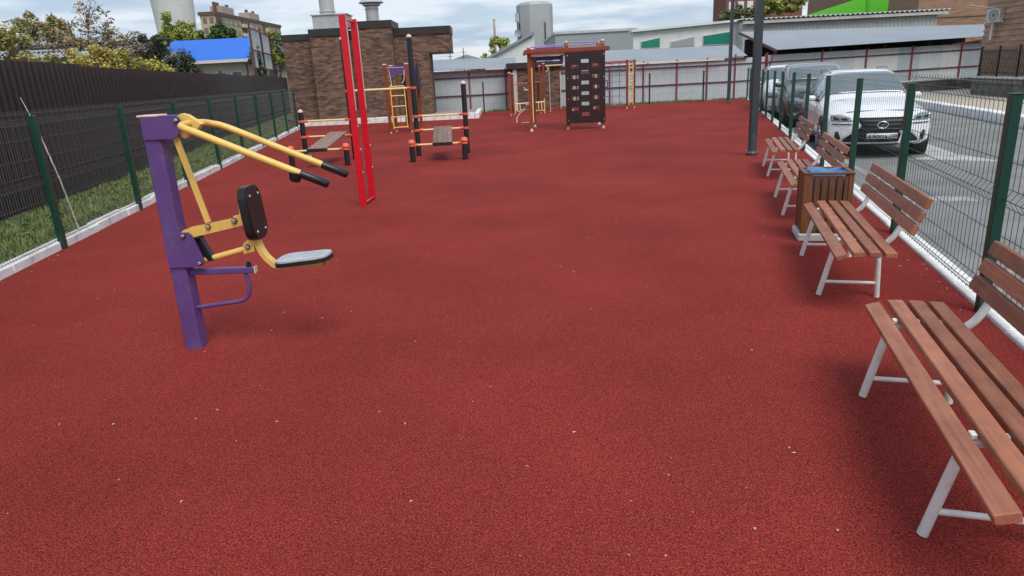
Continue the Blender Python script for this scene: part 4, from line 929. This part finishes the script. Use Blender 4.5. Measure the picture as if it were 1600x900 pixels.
b4 = dup(b0, (4.0, 10.5, 0), BR, 'farthest slatted bench nearest to the dark lamp post')

# ================================================================== LITTER BIN
bn = thing('litter_bin', 'brown slatted wooden litter bin on a concrete base between benches', 'litter bin', (2.92, 6.27, 0), -.26)
part('base', MB().bbox(-.225, .225, -.20, .20, 0, .075, .012), CONC, bn)
for sy in (-1, 1):
    for k in range(6):
        x = -.155 + k * .062
        part('slat', MB().bbox(x - .025, x + .025, sy * .175 - .009, sy * .175 + .009, .085, .60, .003), BINWOOD, bn)
for sx in (-1, 1):
    for k in range(5): y = -.125 + k * .0625; part('slat', MB().bbox(sx * .19 - .009, sx * .19 + .009, y - .026, y + .026, .085, .60, .003), BINWOOD, bn)
for sx in (-1, 1):
    for sy in (-1, 1): part('corner_post', MB().bbox(sx * .185 - .022, sx * .185 + .022, sy * .17 - .022, sy * .17 + .022, .077, .612, .004), BINWOOD, bn)
for sy in (-1, 1): part('rim', MB().bbox(-.21, .21, sy * .178 - .018, sy * .178 + .018, .613, .633, .004), BINWOOD, bn)
for sx in (-1, 1): part('rim', MB().bbox(sx * .192 - .02, sx * .192 + .02, -.158, .158, .613, .633, .004), BINWOOD, bn)
bag = thing('bin_bag', 'pale blue bag lining the wooden litter bin', 'bag', (2.92, 6.27, .09), -.26)
rows = []
for i, z in enumerate((0, .3, .50, .54)):
    rows.append([((.160 - .012 * random.random()) * math.copysign(min(1, abs(math.cos(k * .2618)) * 1.3), math.cos(k * .2618)), (.14 - .012 * random.random()) * math.copysign(min(1, abs(math.sin(k * .2618)) * 1.3), math.sin(k * .2618)), z + random.uniform(-.01, .01)) for k in range(24)] )
    rows[-1].append(rows[-1][0])
mb = MB(); mb.grid(rows); mb.add([p for p in rows[1][:24]], [tuple(range(24))]); part('liner', mb, BLUEBAG, bag, 80)

# white strip tied on a post
tp = thing('white_tie', 'white plastic strip tied round the fence post before the SUV', 'strip', (RX(6.31), 6.31, .93), math.atan2(.961, .277))
part('band', MB().bbox(-.05, .042, -.036, .036, -.014, .014, .005), PLATEW, tp)
part('tail', MB().bar((-.04, .03, -.01), (-.07, .06, -.09), .006, .02), PLATEW, tp)
# sagging cables behind the fence
for i, pts in enumerate(([(4.35, 9.2, .36), (4.9, 10.0, .20), (5.2, 10.0, .02), (5.2, 9.0, -.05)], [(4.05, 8.5, .55), (4.5, 9.2, .30), (4.7, 8.7, .1), (4.55, 7.9, .12)])):
    sp = catmull([(k, *p) for k, p in enumerate(pts)], [k * .25 for k in range(13)])
    c_ = part('loose_wire', MB().tube([tuple(p) for p in sp], .006, 5), CABLE); tag(c_, ('longer loose wire sagging in front of the SUV bumper', 'shorter loose wire sagging from the fence before the SUV')[i], 'wire')

# ================================================================== PURPLE CHEST MACHINE
pmx = thing('exercise_machine', 'purple and yellow seated pull exercise machine in the left foreground', 'exercise machine', (-2.08, 4.22, 0), -.0625)
part('post', MB().bbox(-.052, .052, -.052, .052, -.02, 1.462, .008), PURPLE, pmx)
part('post_cap', MB().bbox(-.062, .062, -.062, .062, 1.463, 1.476, .004), PINKW, pmx)
br_poly = [(-.05, 1.34), (.13, 1.34)] + arc((.135, 1.37), .03, -90, 0, 4) + arc((.175, 1.435), .028, -60, 90, 5) + [(-.02, 1.463)]
for sy in (-1, 1): part('top_bracket', MB().prism([(-.04, 1.335), (.14, 1.335), (.165, 1.345), (.178, 1.365), (.198, 1.42), (.20, 1.44), (.190, 1.458), (.17, 1.464), (-.04, 1.461)], 'y', sy * .0585 - .005, sy * .0585 + .005), PURPLE, pmx)
part('bracket_top', MB().box(-.04, .155, -.0525, .0525, 1.4635, 1.468), PURPLE, pmx)
def bolt(a, z, y=-.075, r=.016, parent=pmx): return part('bolt', MB().lathe([(r, 0), (r, .008), (r * .7, .014), (.002, .016)], n=12), STEEL, parent, 40, (0, 0, 0)) 
def boltat(a, z, y, r=.016):
    r *= .8
    mb = MB(); mb.tube([(a, y + .012, z), (a, y, z), (a, y - .008, z)], [r, r, r * .55], 12); part('bolt', mb, STEEL, pmx, 40)
    mb = MB(); mb.tube([(a, y + .014, z), (a, y + .006, z)], r * 1.3, 12); part('washer', mb, BLACKPL, pmx, 40)
boltat(.178, 1.440, -.075, .015)
fk = part('fork_plate', MB().prism([(.14, 1.40), (.15, 1.455), (.19, 1.475), (.225, 1.465), (.30, 1.41), (.27, 1.38), (.22, 1.36), (.19, 1.33), (.165, 1.34)], 'y', -.022, .022), YELLOW, pmx)
# U-shaped fork
path = [(1.045, -.2, 1.062), (.70, -.2, 1.215), (.36, -.2, 1.368), (.27, -.175, 1.400), (.235, -.12, 1.412), (.225, 0, 1.416), (.235, .12, 1.412), (.27, .175, 1.400), (.36, .2, 1.368), (.70, .2, 1.215), (1.035, .2, 1.068)]
sp = catmull([(i, *p) for i, p in enumerate(path)], [i * .25 for i in range(41)])
part('handle_fork', MB().tube([tuple(p) for p in sp], .0205, 12), YELLOW, pmx, 60)
for sy in (-1, 1):
    d = Vector((1.045 - .70, 0, 1.062 - 1.215)).normalized(); p = Vector((.92, sy * .2, 1.062 + (1.045 - .92) * .4434)); part('grip', MB().tube([p, p + d * .16, p + d * .168], [.0245, .0245, .016], 12), BLACKPL, pmx, 50)
part('bumper', MB().tube([(.89, -.2, 1.125), (.885, -.2, 1.09), (.88, -.2, 1.075)], [.034, .034, .026], 14), BLACKPL, pmx, 40)
st_ = part('strut', MB().bar((.135, -.03, 1.35), (.24, -.03, .825), .014, .034), YELLOW, pmx)
# links
mb = MB(); d = Vector((.40, 0, .078)).normalized()
part('upper_link', MB().prism([(.060, .735), (.075, .725), (.47, .802), (.475, .865), (.415, .86), (.395, .835), (.085, .785), (.065, .77)], 'y', -.048, -.030), YELLOW, pmx)
part('upper_link', MB().prism([(.060, .735), (.075, .725), (.47, .802), (.475, .865), (.415, .86), (.395, .835), (.085, .785), (.065, .77)], 'y', .030, .048), YELLOW, pmx)
part('lower_link', MB().tube([(.125, 0, .570), (.46, 0, .648)], .019, 10), YELLOW, pmx, 60)
part('link_end', MB().prism([(.43, .617), (.50, .632), (.51, .712), (.46, .70), (.435, .68)], 'y', -.032, .032), YELLOW, pmx)
for sy in (-1, 1): part('side_plate', MB().prism([(-.045, .553), (.150, .553), (.180, .565), (.188, .585), (.135, .755), (.115, .772), (-.045, .770)], 'y', sy * .0585 - .005, sy * .0585 + .005), PURPLE, pmx)
part('black_link', MB().prism([(.13, .725), (.165, .725), (.225, .58), (.19, .575)], 'y', -.022, .022), BLACKPL, pmx)
boltat(.085, .752, -.075); boltat(.158, .577, -.075); boltat(.245, .800, -.062); boltat(.415, .830, -.062, .018); boltat(.462, .662, -.046, .016)
# backrest pad
pad = link('backrest', None, pmx, (.515, 0, .868)); pad.rotation_euler = (0, R(-4), 0)
poly = rrect(-.108, .108, -.165, .165, .075, 7)
part('pad_edge', MB().prism(poly, 'x', -.028, .022), BLACKPL, pad, 40); poly2 = rrect(-.100, .100, -.157, .157, .069, 7); part('pad_face', MB().prism(poly2, 'x', .0225, .031), DARKBOARD, pad, 40)
for y in (-.06, .06):
    for z in (-.11, .11): part('screw', MB().tube([(.031, y, z), (.035, y, z)], .007, 8), PLATEW, pad)
part('back_bracket', MB().box(.445, .487, -.03, .03, .80, .985), YELLOW, pmx)
# seat arm + seat
sp = catmull([(i, *p) for i, p in enumerate([(.505, 0, .75), (.515, 0, .69), (.54, 0, .615), (.585, 0, .555), (.645, 0, .528), (.92, 0, .535)])], [i * .25 for i in range(21)])
mb = MB(); 
for i in range(20): pass
rows = []
for i, p in enumerate(sp):
    q0 = Vector(sp[max(0, i - 1)]); q1 = Vector(sp[min(20, i + 1)]); d = (q1 - q0).normalized(); nrm = Vector((-d.z, 0, d.x)) * .014; p = Vector(p)
    rows.append([p + nrm + Vector((0, -.03, 0)), p + nrm + Vector((0, .03, 0)), p - nrm + Vector((0, .03, 0)), p - nrm + Vector((0, -.03, 0)), p + nrm + Vector((0, -.03, 0))])
mb = MB(); mb.grid(rows); part('seat_arm', mb, YELLOW, pmx, 40)
def seat_poly(k):
    out = []
    for i in range(32):
        a = i / 32 * 2 * math.pi; c, s_ = math.cos(a), math.sin(a); e = .62
        x = math.copysign(abs(c) ** e, c) * .172; y = math.copysign(abs(s_) ** e, s_) * (.140 - .030 * (x + .172) / .344 - .012 * math.sin(max(0, (.10 - x)) * 14))
        out.append((x * k, y * k))
    return out
seat = link('seat', None, pmx, (.80, 0, .565)); seat.rotation_euler = (0, R(-4.5), 0)
part('seat_base', MB().prism(seat_poly(1.0), 'z', -.014, .010), BLACKPL, seat, 40); part('seat_top', MB().prism(seat_poly(.965), 'z', .0105, .022), GREYPL, seat, 40)
for x in (-.1, .0, .1):
    for y in (-.07, .07): part('seat_stud', MB().lathe([(.014, .022), (.010, .026), (.001, .027)], (x, y, 0), 10), GREYPL, seat, 40)
part('foot_bar', MB().bbox(.053, .470, -.02, .02, .488, .526, .005), PURPLE, pmx); part('bar_end_cap', MB().bbox(.471, .478, -.021, .021, .486, .528, .002), PALEYEL, pmx)
part('stop_knob', MB().tube([(.435, 0, .526), (.435, 0, .545), (.435, 0, .546), (.435, 0, .562)], [.016, .016, .012, .012], 12), BLACKPL, pmx, 40)
sp = catmull([(i, *p) for i, p in enumerate([(.405, 0, .488), (.415, 0, .41), (.405, 0, .345), (.365, 0, .308), (.30, 0, .295), (.052, 0, .268)])], [i * .25 for i in range(21)])
part('foot_loop', MB().tube([tuple(p) for p in sp], .0135, 10), PURPLE, pmx, 60)

# ================================================================== RED FRAME
rf = thing('red_frame', 'tall glossy red steel frame of two close posts', 'exercise frame', (-1.955, 9.26, 0))
for x, y, h in ((0, 0, 2.42), (.03, .53, 2.40)):
    part('post', MB().bbox(x - .042, x + .042, y - .03, y + .03, -.02, h, .004), REDP, rf)
    for z in (.45, .75, 1.05): part('bolt', MB().tube([(x + .04, y, z), (x + .052, y, z)], .010, 8), PLATEW, rf)
part('edge_highlight', MB().bbox(.0425, .050, -.02, .02, 1.25, 2.35, .002), mat('painted_edge_highlight', (.70, .45, .45), .4), rf); part('edge_highlight', MB().bbox(.0725, .080, .51, .55, 1.25, 2.33, .002), mat('painted_edge_highlight', (.70, .45, .45), .4), rf)  # bright highlight down each post's right edge, painted as a pale sliver
part('top_bar', MB().tube([(0.02, .03, 2.36), (.03, .50, 2.36)], .014, 8), REDP, rf, 60); part('bottom_bar', MB().tube([(.03, .03, .035), (.05, .50, .035)], .018, 8), REDP, rf, 60)

# ================================================================== BLACK WORKOUT STATION
ws_ = thing('workout_station', 'black and orange workout station with sloping sit up boards', 'exercise station')
P = {'P1': (-4.35, 15.28, 1.04), 'P2': (-3.27, 15.22, 2.46), 'P3': (-1.88, 15.22, 2.44), 'P4': (-.82, 15.28, 1.46), 'F1': (-4.30, 14.05, .37), 'F2': (-3.20, 14.10, .37), 'F3': (-1.87, 14.10, .37), 'F4': (-.81, 14.12, .37)}
for k, (x, y, h) in P.items():
    mb = MB(); mb.tube([(x, y, 0), (x, y, h)], .055, 14); part('post', mb, BLACKPOST, ws_, 40)
    mb = MB(); mb.lathe([(.058, h), (.058, h + .02), (.045, h + .045), (.02, h + .06), (.002, h + .064)] if k[0] == 'P' else [(.078, h), (.078, h + .03), (.055, h + .06), (.03, h + .075), (.002, h + .08)], (x, y, 0), 14); part('cap', mb, ORANGE if k[0] == 'F' else PINKW, ws_, 40)
def wbar(a, b, z, r=.021, zb=None):
    (x0, y0, _), (x1, y1, _) = P[a], P[b]; zb = z if zb is None else zb
    part('bar', MB().tube([(x0, y0, z), (x1, y1, zb)], r, 10), PALEYEL, ws_, 60)
    for (x, y, zz, s) in ((x0, y0, z, 1), (x1, y1, zb, -1)):
        mb = MB(); mb.lathe([(.0555, -.025), (.068, -.022), (.068, .022), (.0555, .025)], (x, y, zz), 14); part('clamp', mb, ORANGE, ws_, 40)
        d = Vector((x1 - x0, y1 - y0, 0)).normalized() * s; part('clamp_sleeve', MB().tube([(x, y, zz), (x + d.x * .13, y + d.y * .13, zz)], .03, 10), ORANGE, ws_, 60)
wbar('P1', 'P2', .85); wbar('P1', 'P2', .52); wbar('P3', 'P4', .84); wbar('P3', 'P4', .545); wbar('P2', 'P3', 1.43, .024)
wbar('F1', 'F2', .335); wbar('F3', 'F4', .335)
for xa, xb in ((-3.76, -3.60), (-1.245, -1.33)):
    bd = link('sit_up_board', None, ws_)
    for k in range(4):
        o = -.19 + k * .097
        mb = MB(); mb.add([(xa + o, 14.0, .375), (xa + o + .093, 14.0, .375), (xb + o + .093, 15.35, .60), (xb + o, 15.35, .60), (xa + o, 14.0, .345), (xa + o + .093, 14.0, .345), (xb + o + .093, 15.35, .57), (xb + o, 15.35, .57)], [(0, 1, 2, 3), (7, 6, 5, 4), (0, 4, 5, 1), (1, 5, 6, 2), (2, 6, 7, 3), (3, 7, 4, 0)])
        part('plank', mb, GREYWOOD, bd)
    part('front_edge', MB().box(xa - .195, xa + .205, 13.96, 13.997, .31, .375), DARKBOARD, bd)
    part('support', MB().box(xa - .12, xa + .12, 14.06, 15.2, .30, .343) if False else MB().bar((xa, 14.05, .335), (xb, 15.25, .55), .2, .02), DARKBOARD, bd)
mb = MB(); mb.tube([(-3.98, 14.06, .20), (-3.88, 14.06, .20)], .07, 14); part('foot_roller', mb, GREYPL, ws_, 40)

# ================================================================== LADDER TOWER
lt = thing('ladder_tower', 'brown post ladder tower with yellow rungs and a purple arch', 'play tower')
for x, y, h in ((-3.56, 22.2, 2.05), (-2.93, 22.45, 2.05), (-3.50, 23.0, 2.02), (-2.70, 23.2, 2.02)):
    part('post', MB().bbox(x - .05, x + .05, y - .05, y + .05, .08, h, .006), BROWNPOST, lt)
    part('cap', MB().bbox(x - .062, x + .062, y - .062, y + .062, h + .001, h + .045, .012), PINKW, lt)
    part('foot', MB().tube([(x, y, 0), (x, y, .09)], .032, 10), PINKW, lt, 50)
for x, y in ((-3.45, 22.2), (-3.04, 22.36)): part('ladder_rail', MB().tube([(x, y - .02, .14), (x, y - .02, 1.42)], .02, 8), YELLOW, lt, 60)
for z in (.18, .50, .82, 1.14, 1.42): part('rung', MB().tube([(-3.45, 22.18, z), (-3.04, 22.34, z)], .019, 8), YELLOW, lt, 60)
part('top_rail', MB().tube([(-3.52, 22.2, 1.97), (-2.97, 22.45, 1.97)], .018, 8), mat('lilac_rail', (.38, .25, .50), .4), lt, 60)
mb = MB(); mb.prism([(-3.50, 2.02), (-2.66, 2.06), (-2.66, 1.35), (-2.82, 1.35), (-2.86, 1.62), (-3.0, 1.80), (-3.40, 1.80), (-3.50, 1.6)], 'y', 22.92, 22.95); part('arch_panel', mb, PURPLE, lt)
part('dark_panel', MB().box(-2.66, -2.60, 22.6, 23.15, 1.25, 2.08), mat('plum_panel', (.035, .012, .022), .5), lt)
part('slide_pole', MB().box(-3.18, -2.98, 23.0, 23.1, .2, 1.75), DARKBOARD, lt)
part('rope', MB().tube([(-3.45, 22.25, 1.9), (-3.42, 22.3, 1.5), (-3.44, 22.25, 1.42)], .012, 6), PLATEW, lt); part('rope', MB().tube([(-3.0, 22.4, 1.9), (-3.03, 22.4, 1.6), (-3.1, 22.4, 1.5)], .012, 6), PLATEW, lt)

# ================================================================== CLIMBING FRAME
cf = thing('climbing_frame', 'brown climbing frame with a tall black panel full of holes', 'climbing frame')
posts = [(.80, 20.3, 2.27), (.97, 21.9, 2.27), (1.86, 20.32, 2.36), (2.86, 20.22, 2.36), (2.93, 21.6, 2.36), (2.0, 21.8, 2.3)]
for i, (x, y, h) in enumerate(posts):
    part('post', MB().bbox(x - .05, x + .05, y - .05, y + .05, .1, h, .006), BROWNPOST, cf)
    mb = MB(); mb.lathe([(.05, h), (.055, h + .03), (.03, h + .055), (.002, h + .06)], (x, y, 0), 10); part('cap', mb, PINKW, cf, 50)
    mb = MB(); mb.lathe([(.05, 0), (.05, .03), (.035, .05), (.035, .12)], (x, y, 0), 10); part('foot', mb, PINKW, cf, 50)
    part('bolt', MB().tube([(x, y - .05, h - .05), (x, y - .065, h - .05)], .014, 8), PLATEW, cf)
part('front_beam', MB().bbox(.68, 3.04, 20.12, 20.20, 2.12, 2.23, .008), REDBROWN, cf); part('back_beam', MB().bbox(.80, 3.08, 21.72, 21.80, 2.12, 2.23, .008), REDBROWN, cf)
part('end_beam', MB().bbox(.68, .76, 20.202, 21.718, 2.12, 2.22, .008), REDBROWN, cf); part('end_beam', MB().bbox(2.98, 3.06, 20.202, 21.718, 2.12, 2.22, .008), REDBROWN, cf)
part('yellow_beam', MB().bar((.86, 20.25, 2.07), (1.80, 20.25, 2.08), .05, .05), PALEYEL, cf)
part('purple_deck', MB().box(1.0, 1.8, 20.6, 21.4, 2.235, 2.27), PURPLE, cf)
for a, b in (((.86, 20.3, 2.30), (1.86, 20.32, 2.34)), ((1.92, 20.32, 2.37), (2.82, 20.22, 2.36)), ((1.0, 21.8, 2.32), (2.9, 21.6, 2.36))): part('top_rail', MB().tube([a, b], .017, 8), mat('lilac_rail', (.38, .25, .50), .4), cf, 60)
part('edge_rail', MB().tube([(.86, 20.24, .25), (.86, 20.24, 1.75)], .018, 8), PALEYEL, cf, 60)
for k in range(4):
    y = 20.6 + k * .32; part('monkey_bar', MB().tube([(1.02, y, 2.05), (1.02, y, 1.88), (1.06, y, 1.83), (1.22, y, 1.83)], .014, 6), PURPLE, cf, 60)
    part('monkey_bar', MB().tube([(1.78, y, 2.05), (1.78, y, 1.88), (1.74, y, 1.83), (1.58, y, 1.83)], .014, 6), PURPLE, cf, 60)
part('monkey_rail', MB().box(.99, 1.05, 20.5, 21.8, 2.03, 2.07), PURPLE, cf); part('monkey_rail', MB().box(1.75, 1.81, 20.5, 21.8, 2.03, 2.07), PURPLE, cf); part('hanger', MB().box(1.0, 1.8, 21.3, 21.34, 1.95, 2.06), PURPLE, cf)
# panel with real holes: grid of strips around the openings
holes = []
for k in range(6): holes.append((2.34, 1.86 - k * .287, .105, .048))
for k in range(5): holes.append((2.055, 1.725 - k * .287, .095, .048)); holes.append((2.64, 1.735 - k * .287, .095, .048))
px0, px1, pz0, pz1 = 1.82, 2.90, .18, 2.105
xs = sorted({px0, px1} | {round(h[0] + s * h[2], 4) for h in holes for s in (-1, 1)}); zs_ = sorted({pz0, pz1} | {round(h[1] + s * h[3], 4) for h in holes for s in (-1, 1)})
mb = MB(); th_ = .02; yp0 = 20.10
def hole(x, z): return any(abs(x - h[0]) < h[2] - 1e-4 and abs(z - h[1]) < h[3] - 1e-4 for h in holes)
ny = lambda x: yp0 - .06 * (x - px0)
for i in range(len(xs) - 1):
    for j in range(len(zs_) - 1):
        x0, x1, z0, z1 = xs[i], xs[i + 1], zs_[j], zs_[j + 1]
        if hole((x0 + x1) / 2, (z0 + z1) / 2): continue
        mb.add([(x0, ny(x0), z0), (x1, ny(x1), z0), (x1, ny(x1), z1), (x0, ny(x0), z1)], [(0, 1, 2, 3)])
me = mb.mesh('climbing_panel', DARKBOARD, None, fix=False); bm = bmesh.new(); bm.from_mesh(me); bmesh.ops.remove_doubles(bm, verts=bm.verts[:], dist=1e-4); bm.to_mesh(me); bm.free()
po = link('climbing_panel', me, cf); sm_ = po.modifiers.new('t', 'SOLIDIFY'); sm_.thickness = .022
for x in (1.86, 2.86):
    for z in (.27, .85, 1.42, 2.02): part('bolt', MB().tube([(x, ny(x) - .0, z), (x, ny(x) - .014, z)], .016, 8), STEEL, cf)
part('side_grip', MB().tube([(2.905, 20.05, 1.32), (2.96, 20.05, 1.30), (2.975, 20.05, 1.22), (2.96, 20.05, 1.14), (2.905, 20.05, 1.12)], .014, 8), BLACKPL, cf, 60)

# ================================================================== STEP / PARALLEL FRAME
pf_ = thing('step_frame', 'brown post frame with low yellow stepping hoops', 'play frame')
for x, y, h in ((.32, 28.9, 1.64), (.44, 29.15, 1.60), (1.55, 29.15, 1.85), (1.72, 29.3, 1.92)):
    part('post', MB().bbox(x - .045, x + .045, y - .045, y + .045, .08, h, .006), BROWNPOST, pf_); part('cap', MB().bbox(x - .055, x + .055, y - .055, y + .055, h + .001, h + .05, .012), PINKW, pf_); part('foot', MB().tube([(x, y, 0), (x, y, .09)], .03, 8), PINKW, pf_)
part('cross_bar', MB().tube([(.44, 29.1, 1.22), (1.55, 29.1, 1.26)], .02, 8), mat('pink_red_bar', (.55, .12, .10), .4), pf_, 60)
part('step_rail', MB().tube([(.48, 28.95, .44), (1.70, 28.95, .47)], .03, 8), PALEYEL, pf_, 60); part('step_rail', MB().tube([(.50, 28.95, .05), (.50, 28.95, .46)], .022, 8), PALEYEL, pf_, 60); part('step_rail', MB().tube([(1.70, 28.95, .02), (1.70, 28.95, .60)], .022, 8), PALEYEL, pf_, 60)
for x in (.58, .70, 1.18, 1.32, 1.46, 1.58): part('hoop', MB().tube([(x, 28.93, .46), (x, 28.9, .22), (x + .04, 28.88, .14), (x + .12, 28.88, .13)], .018, 8), PALEYEL, pf_, 60)
part('top_bar', MB().tube([(1.80, 29.3, 1.87), (2.50, 29.3, 1.87)], .025, 8), PALEYEL, pf_, 60); part('hook', MB().tube([(1.86, 29.3, 1.87), (1.9, 29.3, 1.7), (1.82, 29.3, 1.62)], .018, 6), PALEYEL, pf_, 60); part('drop_pole', MB().tube([(1.94, 29.3, 1.86), (1.97, 29.3, .04)], .016, 8), mat('pale_lilac_pole', (.50, .48, .55), .4), pf_, 60)
# spiral stepping climber
sp_ = thing('spiral_climber', 'curved lilac pole climber with pale petal steps left of the climbing frame', 'climber', (.45, 24.0, 0))
pts = []
for k in range(22): a = R(200 - k * 14); pts.append((.28 + .28 * math.cos(a) * (1.0 if k < 11 else .9), .25 * math.sin(a), .02 + k * .055))
part('curved_pole', MB().tube(pts, .015, 8), mat('pale_lilac_pole', (.50, .48, .55), .4), sp_, 60)
for k in (7, 10, 13, 16, 19):
    x, y, z = pts[k]; part('petal_step', MB().bbox(x - .09, x + .09, y - .06, y + .06, z, z + .03, .012), mat('cream_petal', (.66, .56, .44), .5), sp_)
part('base_ring', MB().tube([(.15, -.1, .02), (.25, -.16, .02), (.42, -.17, .02)], .016, 8), FLUE, sp_, 60)
# net frame
nf = thing('net_frame', 'brown net frame with red top beam, yellow ladder and blue rope net', 'play frame')
for x, y in ((5.18, 29.55), (5.52, 29.75), (2.95, 29.9), (4.0, 31.0)):
    part('post', MB().bbox(x - .04, x + .04, y - .04, y + .04, .1, 1.92, .005), BROWNPOST, nf); part('foot', MB().tube([(x, y, 0), (x, y, .11)], .03, 8), PINKW, nf); part('cap', MB().bbox(x - .048, x + .048, y - .048, y + .048, 1.921, 1.945, .006), REDBROWN, nf)
part('top_beam', MB().bar((2.9, 29.86, 1.90), (5.48, 29.62, 1.89), .05, .045), mat('red_beam', (.36, .035, .03), .4), nf); part('top_beam', MB().bar((2.95, 30.1, 1.85), (5.5, 29.85, 1.84), .04, .04), mat('red_beam', (.36, .035, .03), .4), nf)
part('ladder_rail', MB().tube([(5.26, 29.52, .15), (5.26, 29.52, 1.85)], .02, 6), PALEYEL, nf); part('ladder_rail', MB().tube([(5.44, 29.64, .15), (5.44, 29.64, 1.85)], .02, 6), PALEYEL, nf)
for k in range(6): part('rung', MB().tube([(5.26, 29.52, .3 + k * .27), (5.44, 29.64, .3 + k * .27)], .018, 6), PALEYEL, nf)
for x in (4.0, 4.3, 4.6, 4.9): part('net_rope', MB().tube([(x, 29.78, .1), (x, 29.78, 1.87)], .011, 5), BLUEROPE, nf)
for k in range(6): part('net_rope', MB().tube([(3.9, 29.79, .25 + k * .28), (5.0, 29.72, .25 + k * .28)], .010, 5), BLUEROPE, nf)
